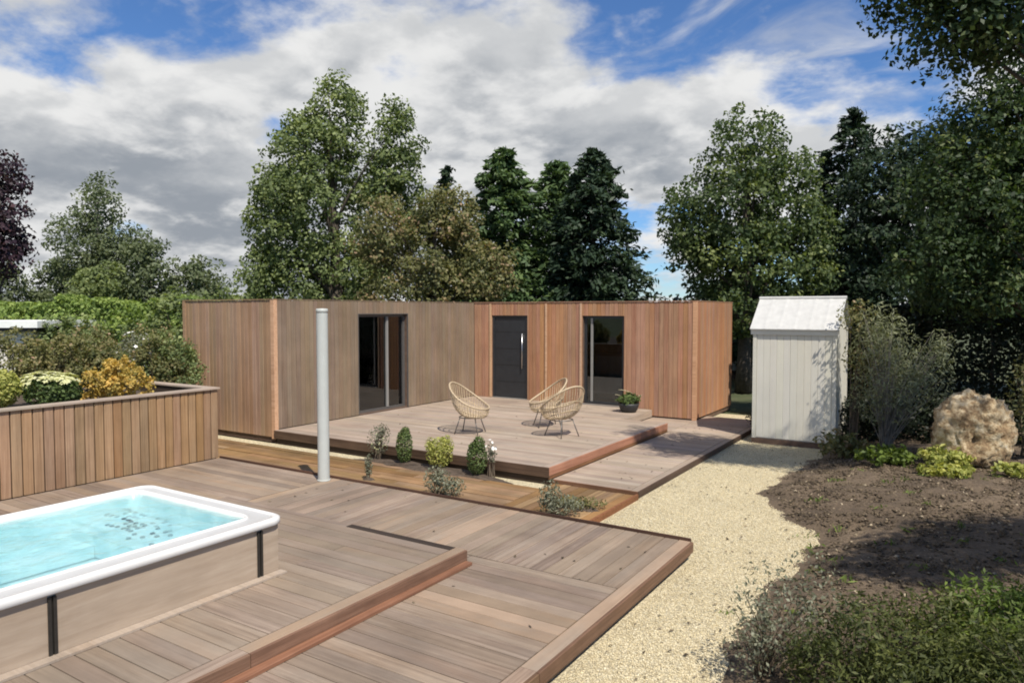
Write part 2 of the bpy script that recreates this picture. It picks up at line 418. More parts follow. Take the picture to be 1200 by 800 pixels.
class MB:
    def __init__(self):
        self.v, self.f = [], []

    def add(self, verts, faces):
        b = len(self.v)
        self.v += [tuple(p) for p in verts]
        self.f += [tuple(i + b for i in f) for f in faces]
        return self

    def box(self, x0, x1, y0, y1, z0, z1):
        return self.add([(x0, y0, z0), (x1, y0, z0), (x1, y1, z0), (x0, y1, z0), (x0, y0, z1), (x1, y0, z1), (x1, y1, z1), (x0, y1, z1)],
                        [(3, 2, 1, 0), (4, 5, 6, 7), (0, 1, 5, 4), (1, 2, 6, 5), (2, 3, 7, 6), (3, 0, 4, 7)])

    def prism(self, poly, z0, z1):
        n = len(poly)
        vs = [(x, y, z0) for x, y in poly] + [(x, y, z1) for x, y in poly]
        fs = [tuple(range(n - 1, -1, -1)), tuple(range(n, 2 * n))] + [(i, (i + 1) % n, n + (i + 1) % n, n + i) for i in range(n)]
        return self.add(vs, fs)

    def tube(self, pts, rads, n=6, cap=True):
        pts = [Vector(p) for p in pts]
        if not hasattr(rads, '__len__'):
            rads = [rads] * len(pts)
        vs, fs = [], []
        up = Vector((0.13, 0.21, 0.97))
        for i, p in enumerate(pts):
            d = (pts[min(i + 1, len(pts) - 1)] - pts[max(i - 1, 0)]).normalized()
            a = d.cross(up)
            if a.length < 0.05:
                a = d.cross(Vector((1, 0, 0)))
            a.normalize()
            b = d.cross(a)
            for k in range(n):
                t = 2 * PI * k / n
                vs.append(p + (a * math.cos(t) + b * math.sin(t)) * rads[i])
        for i in range(len(pts) - 1):
            for k in range(n):
                k2 = (k + 1) % n
                fs.append((i * n + k, i * n + k2, (i + 1) * n + k2, (i + 1) * n + k))
        if cap:
            fs.append(tuple(range(n - 1, -1, -1)))
            fs.append(tuple((len(pts) - 1) * n + k for k in range(n)))
        return self.add(vs, fs)

    def ring_tube(self, pts, r, n=6):
        """closed tube"""
        pts = [Vector(p) for p in pts]
        m = len(pts)
        vs, fs = [], []
        up = Vector((0.13, 0.21, 0.97))
        for i, p in enumerate(pts):
            d = (pts[(i + 1) % m] - pts[i - 1]).normalized()
            a = d.cross(up).normalized()
            b = d.cross(a)
            for k in range(n):
                t = 2 * PI * k / n
                vs.append(p + (a * math.cos(t) + b * math.sin(t)) * r)
        for i in range(m):
            j = (i + 1) % m
            for k in range(n):
                k2 = (k + 1) % n
                fs.append((i * n + k, i * n + k2, j * n + k2, j * n + k))
        return self.add(vs, fs)

    def lathe(self, prof, n=24, cx=0, cy=0):
        vs = [(cx + r * math.cos(2 * PI * k / n), cy + r * math.sin(2 * PI * k / n), z) for r, z in prof for k in range(n)]
        fs = []
        for i in range(len(prof) - 1):
            for k in range(n):
                k2 = (k + 1) % n
                fs.append((i * n + k, i * n + k2, (i + 1) * n + k2, (i + 1) * n + k))
        return self.add(vs, fs)

    def mesh(self, name, mat, smooth=False):
        me = bpy.data.meshes.new(name)
        me.from_pydata(self.v, [], self.f)
        if mat:
            me.materials.append(MATS[mat])
        if smooth:
            me.polygons.foreach_set('use_smooth', [True] * len(me.polygons))
        me.update()
        return me

    def build(self, name, mat, parent=None, loc=(0, 0, 0), rot=(0, 0, 0), smooth=False, kind=None):
        return obj(name, self.mesh(name, mat, smooth), parent, loc, rot, kind)


def mesh_np(name, verts, faces, mat, v=None, smooth=False):
    """verts (N,3), faces (M,k) all of one size"""
    me = bpy.data.meshes.new(name)
    M, k = faces.shape
    me.vertices.add(len(verts))
    me.vertices.foreach_set('co', np.ascontiguousarray(verts, dtype=np.float32).ravel())
    me.loops.add(M * k)
    me.loops.foreach_set('vertex_index', np.ascontiguousarray(faces, dtype=np.int32).ravel())
    me.polygons.add(M)
    me.polygons.foreach_set('loop_start', np.arange(0, M * k, k, dtype=np.int32))
    if smooth:
        me.polygons.foreach_set('use_smooth', np.ones(M, dtype=bool))
    me.update(calc_edges=True)
    if v is not None:
        at = me.attributes.new('v', 'FLOAT', 'FACE')
        at.data.foreach_set('value', np.ascontiguousarray(v, dtype=np.float32))
    me.materials.append(MATS[mat])
    return me


BOARDS = {}


def board_mesh(L, W, T, mat, ch=0.003):
    """a plank with eased top edges: length on X (from 0), width on Y (centred), top at z=0"""
    key = (round(L, 3), round(W, 4), round(T, 4), mat)
    if key not in BOARDS:
        h = W / 2
        prof = [(-h, -T), (h, -T), (h, -ch), (h - ch, 0), (-h + ch, 0), (-h, -ch)]
        vs = [(0, y, z) for y, z in prof] + [(L, y, z) for y, z in prof]
        n = len(prof)
        fs = [tuple(range(n - 1, -1, -1)), tuple(range(n, 2 * n))] + [(i, (i + 1) % n, n + (i + 1) % n, n + i) for i in range(n)]
        BOARDS[key] = MB().add(vs, fs).mesh('board', mat)
    return BOARDS[key]


def deck_rows(parent, x0, x1, y0, y1, z, mat, along, pitch=0.145, gap=0.007, T=0.027, joints=(), name='board', jz=0.0012):
    """one layer of deck boards; along 'X' or 'Y'; joints = positions (along the length) where boards butt, staggered"""
    a0, a1 = (y0, y1) if along == 'X' else (x0, x1)
    l0, l1 = (x0, x1) if along == 'X' else (y0, y1)
    n = max(1, round((a1 - a0) / pitch))
    pt = (a1 - a0) / n
    for i in range(n):
        c = a0 + (i + 0.5) * pt
        if joints:
            j = joints[i % len(joints)]
            cuts = [l0] + [q for q in j if l0 + 0.3 < q < l1 - 0.3] + [l1]
        else:
            cuts = [l0, l1]
        for s, e in zip(cuts[:-1], cuts[1:]):
            L = e - s - 0.003
            jit = random.uniform(-jz, jz)
            if along == 'X':
                obj(name, board_mesh(L, pt - gap, T, mat), parent, (s, c, z + jit), (random.uniform(-.004, .004), 0, random.uniform(-.0006, .0006)))
            else:
                obj(name, board_mesh(L, pt - gap, T, mat), parent, (c, s, z + jit), (random.uniform(-.004, .004), 0, PI / 2 + random.uniform(-.0006, .0006)))


def plank(parent, p, L, W, T, mat, rot, name='board'):
    return obj(name, board_mesh(L, W, T, mat), parent, p, rot)


# ------------------------------------------------------------------ ground
# the garden's survey frame: lat = metres across, dep = metres in depth
LAT = np.array([math.cos(rad(YAW)), math.sin(rad(YAW))])
DEP = np.array([-math.sin(rad(YAW)), math.cos(rad(YAW))])


def site(lat, dep):
    p = LAT * lat + DEP * dep
    return float(p[0]), float(p[1])


g = MB()
g.add([(-700, -700, -0.03), (700, -700, -0.03), (700, 900, -0.03), (-700, 900, -0.03)], [(0, 1, 2, 3)])
g.build('ground', 'earth', kind='structure')

GRAVEL = [(-5.2, 1.0), (-1.2, 1.0), (-1.28, 4.2), (-1.40, 5.3), (-1.42, 6.2), (-1.32, 7.2), (-1.24, 8.0), (-1.34, 8.6), (-1.75, 9.15), (-2.12, 9.6),
          (-2.28, 10.4), (-2.22, 11.6), (-2.05, 12.8), (-1.92, 14.2), (-3.2, 17.5), (-5.2, 17.5), (-5.2, 9.0), (-6.4, 9.0), (-6.4, 6.6), (-5.2, 6.6)]
mb = MB()
mb.add([(x, y, 0.0) for x, y in GRAVEL], [tuple(range(len(GRAVEL)))])
mb.build('gravel_path', 'gravel_base', kind='structure')


def inside(poly, x, y):
    r = np.zeros(len(x), dtype=bool)
    n = len(poly)
    for i in range(n):
        x0, y0 = poly[i]
        x1, y1 = poly[(i + 1) % n]
        c = ((y0 > y) != (y1 > y))
        xi = (x1 - x0) * (y - y0) / ((y1 - y0) if y1 != y0 else 1e-9) + x0
        r ^= c & (x < xi)
    return r


OCT_V = np.array([(1, 0, 0), (0, 1, 0), (-1, 0, 0), (0, -1, 0), (0, 0, 1), (0, 0, -1)], dtype=float)
OCT_F = np.array([(0, 1, 4), (1, 2, 4), (2, 3, 4), (3, 0, 4), (1, 0, 5), (2, 1, 5), (3, 2, 5), (0, 3, 5)])


def pebbles(name, x, y, z, size, mat, rng, flat=0.6, v=None):
    n = len(x)
    s = size[:, None] * rng.uniform(0.65, 1.25, (n, 3)) * np.array([1, 1, flat])
    vv = OCT_V[None] * s[:, None, :] * rng.uniform(0.8, 1.15, (n, 6, 1))
    a = rng.uniform(0, 2 * PI, n)
    ca, sa = np.cos(a)[:, None], np.sin(a)[:, None]
    X = vv[:, :, 0] * ca - vv[:, :, 1] * sa
    Y = vv[:, :, 0] * sa + vv[:, :, 1] * ca
    tx, ty = rng.normal(0, .35, n)[:, None], rng.normal(0, .35, n)[:, None]
    Z = vv[:, :, 2] + tx * X + ty * Y
    V = np.stack([X + x[:, None], Y + y[:, None], Z + z[:, None]], -1).reshape(-1, 3)
    Fc = (OCT_F[None] + 6 * np.arange(n)[:, None, None]).reshape(-1, 3)
    if v is None:
        v = np.clip(rng.normal(.5, .25, n), 0, 1)
    return mesh_np(name, V, Fc, mat, np.repeat(v, 8))


rng = np.random.default_rng(11)
n = 130000
gx, gy = rng.uniform(-4.2, -1.1, n), 3.4 + 11.2 * rng.uniform(0, 1, n) ** 1.5
ok = inside(GRAVEL, gx, gy) & ~((gx < -2.28) & (gy < 7.02)) & ~((gx < -3.62) & (gy > 7))
gx, gy = gx[ok], gy[ok]
gv = np.clip(rng.normal(.55, .22, len(gx)), 0.1, 1)
gv[rng.uniform(0, 1, len(gx)) < .012] = 0.0
gs = rng.uniform(.004, .0095, len(gx))
o = obj('gravel', pebbles('gravel', gx, gy, np.full(len(gx), .004), gs, 'stone_bits', rng, .45, gv), kind='stuff')
o['label'] = 'pale yellow gravel stones covering the path'
o['category'] = 'gravel'


def soil_h(x, y):
    """height of the planted bank on the right"""
    # distance right of the gravel edge
    ex = np.interp(y, [1.0, 4.2, 6.2, 8.0, 8.6, 9.6, 10.4, 12.8, 14.2, 18], [-1.2, -1.28, -1.42, -1.24, -1.34, -2.12, -2.28, -2.05, -1.9, -1.2])
    ex = ex + .07 * np.sin(y * 5.3 + 1.0) + .05 * np.sin(y * 11.7) + .03 * np.sin(y * 23.1 + x * 3)
    d = np.clip(x - ex, -.4, 6)
    h = np.where(d < 0, d * .12, .30 * (1 - np.exp(-d / 1.1)))
    far = np.clip((y - 9) / 6, 0, 1)
    return h * (1 - .35 * far) + .008


def vnoise(x, y, s, seed=0.0):
    return np.array([mnoise.fractal((a * s, b * s, seed), 1.0, 2.0, 4) for a, b in zip(x, y)])


nx, ny = 100, 170
xs, ys = np.linspace(-2.7, 7.0, nx), np.linspace(-3.0, 18.0, ny)
GX, GY = np.meshgrid(xs, ys)
H = soil_h(GX, GY) + (vnoise(GX.ravel(), GY.ravel(), 2.2) * .035 + vnoise(GX.ravel(), GY.ravel(), 8.0, 3.0) * .022).reshape(GX.shape) * np.clip((soil_h(GX, GY)) * 12, 0, 1)
V = np.stack([GX, GY, H], -1).reshape(-1, 3)
ii = (np.arange(ny - 1)[:, None] * nx + np.arange(nx - 1)[None]).ravel()
Fq = np.stack([ii, ii + 1, ii + 1 + nx, ii + nx], -1)
obj('soil_bank', mesh_np('soil_bank', V, Fq, 'soil', smooth=True), kind='structure')

n = 60000
cx, cy = rng.uniform(-2.4, 4.5, n), rng.uniform(3.5, 14.5, n)
h = soil_h(cx, cy)
ok = h > .02
cx, cy, h = cx[ok], cy[ok], h[ok]
cv = np.clip(rng.normal(.45, .25, len(cx)), 0, 1)
cs = .006 + .024 * rng.uniform(0, 1, len(cx)) ** 3
o = obj('bark_chips', pebbles('bark_chips', cx, cy, h + .006, cs, 'chip_bits', rng, .5, cv), kind='stuff')
o['label'] = 'brown bark chips and clods littering the soil bank'
o['category'] = 'bark chips'

mb = MB()
mb.box(-14.6, -5.0, 8.30, 8.86, -0.02, 0.022)
mb.build('gravel_margin', 'gravel_base', kind='structure')
mb2 = MB().box(-3.672, -3.640, 7.03, 8.87, -.02, .075)
edge = mb2.build('bed_edging', 'fascia_wood')
tag(edge, 'thin brown timber edging between low orange boards and gravel', 'edging')
MB().box(-14.4, -3.675, 7.03, 8.86, -.02, .018).build('strip_soil', 'planter_soil', kind='structure')
# dug soil round the four shrubs in front of the terrace
soilp = []
nn = 26
for (sx, sy, ra, rb) in ((-7.0, 8.62, 1.55, .2),):
    X = [(sx + ra * math.cos(2 * PI * k / nn) * (1 + .1 * math.sin(5 * k)), sy + rb * math.sin(2 * PI * k / nn) * (1 + .18 * math.sin(3 * k + 1))) for k in range(nn)]
    m_ = MB()
    ring1 = [(x, y, .03) for x, y in X]
    ring2 = [(sx + (x - sx) * .6, sy + (y - sy) * .6, .10 + .015 * math.sin(2.3 * i)) for i, (x, y) in enumerate(X)]
    vs = ring1 + ring2 + [(sx, sy, .115)]
    fs = [(i, (i + 1) % nn, nn + (i + 1) % nn, nn + i) for i in range(nn)] + [(nn + i, nn + (i + 1) % nn, 2 * nn) for i in range(nn)]
    m_.add(vs, fs)
    m_.build('planting_soil', 'planter_soil', kind='structure')

# ------------------------------------------------------------------ decks
Z_LOW, Z_PLAT, Z_PATH, Z_TER = 0.19, 0.31, 0.10, 0.27
X_DECK, Y_DECK = -2.30, 7.00
X_STEP, Y_STEP = -3.88, 5.28
# lower deck: a back strip with boards running away, a near strip with boards running across
low = thing('lower_deck', 'low weathered brown timber deck wrapping round the raised platform and bordering the gravel', 'deck', (0, 0, 0))
deck_rows(low, -7.42, X_DECK - .125, 5.47, Y_DECK - .02, Z_LOW, 'deck_wood', 'Y')
deck_rows(low, X_STEP - .05, X_DECK - .125, 1.2, 5.46, Z_LOW, 'deck_wood', 'X')
deck_rows(low, -7.42, X_STEP - .06, Y_STEP - .06, 5.46, Z_LOW, 'deck_wood', 'X', joints=((-5.6,), (-6.3,)))
deck_rows(low, -9.98, -7.43, -1.5, Y_DECK - .02, Z_LOW, 'deck_wood', 'X')
# rim board on top of the right edge, fascia boards on the edges
for s, e in ((1.2, 3.9), (3.903, 7.0)):
    plank(low, (X_DECK - .06, s, Z_LOW + .001), e - s, .118, .027, 'deck_wood', (0, 0, PI / 2), 'edge_board')
    plank(low, (X_DECK + .026, s, Z_LOW - .056), e - s - .004, .10, .026, 'fascia_brown', (PI / 2, 0, PI / 2), 'fascia')
for s, e in ((1.2, 4.3), (4.303, 7.0)):
    q = plank(low, (X_DECK - .004, s, .075), e - s - .004, .07, .024, 'planter_wood', (PI / 2, 0, PI / 2), 'lower_fascia')
for s, e in ((-9.98, -6.4), (-6.397, X_DECK)):
    plank(low, (s, Y_DECK + .006, Z_LOW - .045), e - s, .15, .024, 'fascia_dark', (-PI / 2, 0, 0), 'fascia')
fr = MB()
fr.box(-9.95, X_DECK - .05, 5.3, 6.95, 0.0, Z_LOW - .032)
fr.box(X_STEP - .02, X_DECK - .05, 1.25, 5.29, 0.0, Z_LOW - .032)
fr.box(-9.95, -7.4, -1.45, 5.29, 0.0, Z_LOW - .032)
fr.build('joist_frame', 'joist_wood', low)

# low strip of fresher orange boards between the lower deck and the terrace, planted with shrubs
strip = thing('low_board_strip', 'low strip of orange brown timber boards with small shrubs between the two decks', 'deck')
deck_rows(strip, -14.2, -4.93, 7.04, 8.53, .052, 'strip_wood', 'X', joints=((-11.2, -8.2, -5.9), (-12.4, -9.4, -6.9), (-10.4, -7.4)), jz=.006, gap=.010)
deck_rows(strip, -4.92, -3.685, 7.04, 8.86, .055, 'strip_wood', 'Y', jz=.004, gap=.009)
# raised platform carrying the tub
plat = thing('tub_platform', 'raised greyish timber platform one step up, carrying the swim tub', 'deck')
deck_rows(plat, -7.38, X_STEP - .115, -1.5, Y_STEP - .09, Z_PLAT, 'platform_wood', 'X', joints=((-4.9,), (-6.1,), (-5.6,)))
for s, e in ((-1.5, 2.9), (2.903, Y_STEP)):
    plank(plat, (X_STEP - .055, s, Z_PLAT + .001), e - s, .11, .027, 'deck_wood', (0, 0, PI / 2), 'edge_board')
    plank(plat, (X_STEP + .024, s, Z_PLAT - .058), e - s - .003, .112, .024, 'fascia_brown', (PI / 2, 0, PI / 2), 'step_riser')
for s, e in ((-1.5, 1.9), (1.903, Y_STEP - .03)):
    plank(plat, (X_STEP + .065, s, Z_LOW + .030), e - s - .003, .075, .026, 'fascia_wood', (0, 0, PI / 2), 'step_tread')
plank(plat, (-7.40, Y_STEP - .045, Z_PLAT), 2.06, .085, .027, 'deck_wood', (0, 0, 0), 'edge_board')
plank(plat, (-5.335, Y_STEP - .045, Z_PLAT + .002), 5.335 + X_STEP - .112, .085, .028, 'joist_wood', (0, 0, 0), 'dark_edge_strip')
plank(plat, (-7.38, Y_STEP + .012, Z_PLAT - .075), 7.38 + X_STEP, .085, .024, 'fascia_wood', (-PI / 2, 0, 0), 'back_riser')
plank(plat, (-7.406, -1.5, Z_PLAT - .058), 6.78, .11, .024, 'fascia_wood', (PI / 2, 0, -PI / 2), 'side_riser').location.y = Y_STEP
MB().box(-7.38, X_STEP - .01, -1.48, Y_STEP - .02, 0.0, Z_PLAT - .032).build('joist_frame', 'joist_wood', plat)

# terrace in the angle of the house
ter = thing('terrace', 'pale grey timber terrace in the angle of the clad garden house, carrying the rattan chairs', 'deck')
J3 = ((-8.6,), (-7.2,), (-9.3, -6.6))
deck_rows(ter, -10.985, -5.14, 8.99, 13.70, Z_TER, 'terrace_wood', 'X', joints=J3)
deck_rows(ter, -10.985, -6.02, 13.705, 15.38, Z_TER, 'terrace_wood', 'X', joints=J3)
plank(ter, (-5.998, 13.71, Z_TER - .085), 1.67, .16, .02, 'terrace_wood', (PI / 2, 0, PI / 2), 'side_fascia')
plank(ter, (-5.99, 13.722, Z_TER - .075), .95, .14, .02, 'terrace_wood', (-PI / 2, 0, 0), 'side_fascia')
plank(ter, (-5.085, 8.88, Z_TER + .001), 4.82, .105, .027, 'terrace_wood', (0, 0, PI / 2), 'edge_board')
plank(ter, (-10.985, 8.935, Z_TER + .001), 5.84, .105, .027, 'terrace_wood', (0, 0, 0), 'edge_board')
plank(ter, (-5.008, 8.86, Z_TER - .062), 4.84, .118, .024, 'fascia_pink', (PI / 2, 0, PI / 2), 'fascia')
plank(ter, (-5.012, 8.87, Z_TER - .150), 4.83, .05, .020, 'fascia_wood', (PI / 2, 0, PI / 2), 'lower_fascia')
plank(ter, (-10.985, 8.856, Z_TER - .075), 5.975, .145, .024, 'fascia_dark', (PI / 2, 0, 0), 'fascia')  # shade on the front face is put into this darker wood colour
fr = MB()
fr.box(-10.95, -5.05, 8.885, 13.69, 0.0, Z_TER - .032)
fr.box(-10.95, -6.03, 13.691, 15.37, 0.0, Z_TER - .032)
fr.build('joist_frame', 'joist_wood', ter)

# path deck beside the terrace
path = thing('boardwalk', 'low grey timber boardwalk running beside the terrace towards the white shed', 'deck')
deck_rows(path, -4.985, -3.775, 8.90, 16.2, Z_PATH, 'terrace_wood', 'X')
deck_rows(path, -5.975, -4.99, 13.745, 15.38, Z_PATH, 'terrace_wood', 'X')
plank(path, (-3.715, 8.90, Z_PATH + .001), 7.3, .105, .027, 'terrace_wood', (0, 0, PI / 2), 'edge_board')
plank(path, (-3.648, 8.90, Z_PATH - .042), 7.3, .085, .022, 'fascia_dark', (PI / 2, 0, PI / 2), 'fascia')
plank(path, (-4.98, 8.892, Z_PATH - .042), 1.32, .085, .02, 'fascia_wood', (PI / 2, 0, 0), 'fascia')
fr = MB()
fr.box(-4.98, -3.68, 8.91, 16.15, 0.005, Z_PATH - .032)
fr.box(-5.96, -4.981, 13.75, 15.37, 0.005, Z_PATH - .032)
fr.build('joist_frame', 'joist_wood', path)

# ------------------------------------------------------------------ garden house
XA, YB, XR, XL, YN, YF, ZT = -11.0, 15.4, -5.0, -13.85, 8.9, 18.3, 2.74
house = thing('garden_house', 'long flat-roofed garden house clad in vertical brown timber boards', 'house')
T = 0.14     # carcass wall thickness
CL = 0.026   # cladding


def wall_x(x0, x1, y0, y1, openings, z0=0.02, z1=ZT - .03):
    """wall running along Y between x0 and x1 with openings (ya, yb, za, zb)"""
    m = MB()
    y = y0
    for (ya, yb, za, zb) in openings:
        m.box(x0, x1, y, ya, z0, z1)
        m.box(x0, x1, ya, yb, zb, z1)
        m.box(x0, x1, ya, yb, z0, za)
        y = yb
    m.box(x0, x1, y, y1, z0, z1)
    return m


def wall_y(y0, y1, x0, x1, openings, z0=0.02, z1=ZT - .03):
    m = MB()
    x = x0
    for (xa, xb, za, zb) in openings:
        m.box(x, xa, y0, y1, z0, z1)
        m.box(xa, xb, y0, y1, zb, z1)
        m.box(xa, xb, y0, y1, z0, za)
        x = xb
    m.box(x, x1, y0, y1, z0, z1)
    return m


GA = (11.13, 12.72, Z_TER + .02, 2.45)     # sliding window on the long wing (Y range)
DB = (-10.42, -9.37, Z_TER + .01, 2.41)    # front door (X range)
GB = (-7.78, -6.73, Z_TER + .02, 2.41)     # glazed door (X range)
wall_x(XA - CL - T, XA - CL, YN + CL, YB + CL + T, [GA]).build('wall', 'plinth', house)
wall_y(YB + CL, YB + CL + T, XA - CL + .001, XR - CL, [DB, GB]).build('wall', 'plinth', house)
wall_y(YN + CL, YN + CL + T, XL + CL, XA - CL - T - .001, []).build('wall', 'plinth', house)
wall_x(XR - CL - T, XR - CL, YB + CL + T + .001, YF, []).build('wall', 'plinth', house)
wall_y(YF - T, YF, XL + CL, XR - CL - T - .001, []).build('wall', 'clad_grey', house)
wall_x(XL + CL, XL + CL + T, YN + CL + T + .001, YF - T - .001, []).build('wall', 'clad_grey', house)
m = MB()
m.prism([(XL + .04, YN + .04), (XA - .04, YN + .04), (XA - .04, YB + .04), (XR - .04, YB + .04), (XR - .04, YF - .01), (XL + .04, YF - .01)], ZT - .028, ZT - .012)
m.build('roof', 'roof_felt', house)
m = MB()
m.prism([(XL + .2, YN + .2), (XA - .2, YN + .2), (XA - .2, YB + .2), (XR - .2, YB + .2), (XR - .2, YF - .2), (XL + .2, YF - .2)], .20, Z_TER + .01)
m.build('floor', 'room_floor', house)


def cladding(face, a0, a1, mat, openings=(), zb=0.06, zt=ZT - .012, pitch=0.112, first=0.0):
    """vertical boards on one face of the house; openings in face coordinates (a, b, z0, z1)"""
    n = max(1, round((a1 - a0) / pitch))
    pt = (a1 - a0) / n
    rz = {'A': 0.0, 'B': -PI / 2, 'R': 0.0, 'E': -PI / 2}[face]

    def put(c, w, z0, z1):
        d = random.uniform(-.002, .002)
        if face == 'A':
            loc = (XA + d, c, z1)
        elif face == 'R':
            loc = (XR + d, c, z1)
        elif face == 'B':
            loc = (c, YB - d, z1)
        else:
            loc = (c, YN - d, z1)
        obj('board', board_mesh(z1 - z0, w, CL - .003, mat(c) if callable(mat) else mat, .004), house, loc, (0, PI / 2, rz))

    for i in range(n):
        s, e = a0 + i * pt + .003, a0 + (i + 1) * pt - .003
        segs = [(s, e, zb, zt)]
        for (oa, ob, z0, z1) in openings:
            if e > oa and s < ob:
                segs = []
                if s < oa - .012:
                    segs.append((s, oa, zb, zt))
                if e > ob + .012:
                    segs.append((ob, e, zb, zt))
                ss, ee = max(s, oa), min(e, ob)
                if ee - ss > .012:
                    segs.append((ss, ee, z1, zt))
        for (p, q, z0, z1) in segs:
            put((p + q) / 2, q - p, z0, z1)


cladding('A', YN + .075, YB - .002, 'clad_grey', [(GA[0] - .02, GA[1] + .02, GA[2], GA[3])], zb=Z_TER + .012)
cladding('B', XA + .003, XR - .075, 'clad_red', [(DB[0] - .02, DB[1] + .02, DB[2], DB[3]), (GB[0] - .02, GB[1] + .02, GB[2], GB[3])], zb=.13)
cladding('E', XL + .075, XA - .085, 'clad_end', zb=.13)
cladding('R', YB + .08, YF - .02, 'clad_red', zb=.13)
# corner posts and cover strips in fresher timber
m = MB().box(XA - .08, XA + .012, YN - .014, YN + .072, .10, ZT - .004)
m.build('corner_post', 'trim_wood', house)
m = MB().box(XR - .072, XR + .012, YB - .014, YB + .076, .10, ZT - .004)
m.build('corner_post', 'trim_wood', house)
m = MB().box(XL - .014, XL + .072, YN - .014, YN + .05, .10, ZT - .004)
m.build('corner_post', 'clad_end', house)
for x in (DB[0] - .055, -8.80, GB[0] - .055):
    MB().box(x - .024, x + .024, YB - .022, YB - .002, Z_TER + .012, ZT - .03).build('cover_strip', 'trim_wood', house)
# coping strip along the roof edge
for (x0, x1, y0, y1, mt_) in ((XL - .004, XA + .015, YN - .017, YN + .07, 'clad_end'), (XA - .07, XA + .005, YN + .0725, YB - .026, 'clad_grey'), (XA - .07, XR + .015, YB - .017, YB + .07, 'clad_red'), (XR - .07, XR + .005, YB + .0765, YF, 'clad_red')):
    MB().box(x0, x1, y0, y1, ZT - .003, ZT + .012).build('coping', mt_, house)

# sliding window on the long wing
m = MB()
xo = XA - CL - .10          # glass plane
fw = .055
y0, y1, z0, z1 = GA
m.box(xo - .03, xo + .03, y0, y0 + fw, z0, z1)
m.box(xo - .03, xo + .03, y1 - fw, y1, z0, z1)
m.box(xo - .03, xo + .03, y0 + fw, y1 - fw, z1 - fw, z1)
m.box(xo - .03, xo + .03, y0 + fw, y1 - fw, z0, z0 + fw)
win = m.build('window', 'grey_frame', house)
MB().box(xo + .005, xo + .045, 12.09, 12.145, z0 + fw, z1 - fw).build('mullion', 'pale_frame', win)
MB().box(xo - .006, xo + .000, y0 + fw, 12.10, z0 + fw, z1 - fw).build('pane', 'window_glass', win)
MB().box(xo - .020, xo - .014, 12.10, y1 - fw, z0 + fw, z1 - fw).build('pane', 'window_glass', win)
m = MB()
m.box(xo + .032, XA + .004, y0 - .018, y0 - .001, z0, z1)
m.box(xo + .032, XA + .004, y1 + .001, y1 + .018, z0, z1)
m.box(xo + .032, XA + .004, y0 - .018, y1 + .018, z1 + .001, z1 + .018)
m.build('reveal', 'grey_frame', win)

# front door, solid anthracite leaf with a long bar handle
yo = YB + CL + .05
x0, x1, z0, z1 = DB
m = MB()
m.box(x0, x0 + .05, yo - .05, yo + .04, z0, z1)
m.box(x1 - .05, x1, yo - .05, yo + .04, z0, z1)
m.box(x0 + .05, x1 - .05, yo - .05, yo + .04, z1 - .05, z1)
door = MB().box(x0 + .053, x1 - .053, yo - .03, yo + .02, z0 + .01, z1 - .053).build('door', 'anthracite', house)
m.build('frame', 'anthracite', door)
for k in range(1, 5):
    zk = z0 + k * (z1 - z0) / 5
    MB().box(x0 + .053, x1 - .053, yo - .034, yo - .031, zk - .004, zk + .004).build('groove', 'seal_dark', door)
hb = MB()
hb.tube([(x1 - .14, yo - .075, 1.05), (x1 - .14, yo - .075, 1.95)], .014, 10)
for zz_ in (1.15, 1.85):
    hb.tube([(x1 - .14, yo - .075, zz_), (x1 - .14, yo - .028, zz_)], .009, 8)
hb.build('handle', 'brushed_steel', door, smooth=True)
MB().box(x0 - .01, x1 + .01, YB - .02, yo + .05, Z_TER + .002, z0 + .004).build('threshold', 'pale_frame', door)

# glazed door
x0, x1, z0, z1 = GB
yo = YB + CL + .08
m = MB()
m.box(x0, x0 + .06, yo - .03, yo + .03, z0, z1)
m.box(x1 - .06, x1, yo - .03, yo + .03, z0, z1)
m.box(x0 + .06, x1 - .06, yo - .03, yo + .03, z1 - .06, z1)
m.box(x0 + .06, x1 - .06, yo - .03, yo + .03, z0, z0 + .06)
gd = m.build('glazed_door', 'anthracite', house)
MB().box(x0 + .175, x0 + .225, yo - .034, yo + .02, z0 + .06, z1 - .06).build('mullion', 'pale_frame', gd)
MB().box(x0 + .06, x1 - .06, yo - .004, yo + .004, z0 + .06, z1 - .06).build('pane', 'window_glass', gd)
MB().box(x0 - .01, x1 + .01, YB - .02, yo + .05, Z_TER + .002, z0 - .001).build('threshold', 'pale_frame', gd)

# seen through the glass
cab = thing('cabinet', 'pale low cabinet standing inside behind the glazed door', 'cabinet', (-7.9, 17.6, Z_TER + .012))
MB().box(-.5, .35, -.25, .25, .05, 1.05).build('body', 'cabinet_white', cab)
MB().box(-.53, .38, -.28, .28, 1.052, 1.09).build('top', 'coping_wood', cab)
for s in (-.075,):
    MB().box(s - .42, s - .005, -.272, -.252, .07, 1.03).build('door', 'cabinet_white', cab)
    MB().box(s + .005, s + .42, -.272, -.252, .07, 1.03).build('door', 'cabinet_white', cab)
wr = thing('wardrobe', 'tall brown wardrobe inside behind the glazed door', 'wardrobe', (-7.05, 17.7, Z_TER + .012))
MB().box(-.42, .42, -.28, .28, .05, 1.9).build('body', 'cabinet_brown', wr)
for s in (-1, 1):
    MB().box(min(s * .005, s * .415), max(s * .005, s * .415), -.302, -.282, .07, 1.88).build('door', 'cabinet_brown', wr)

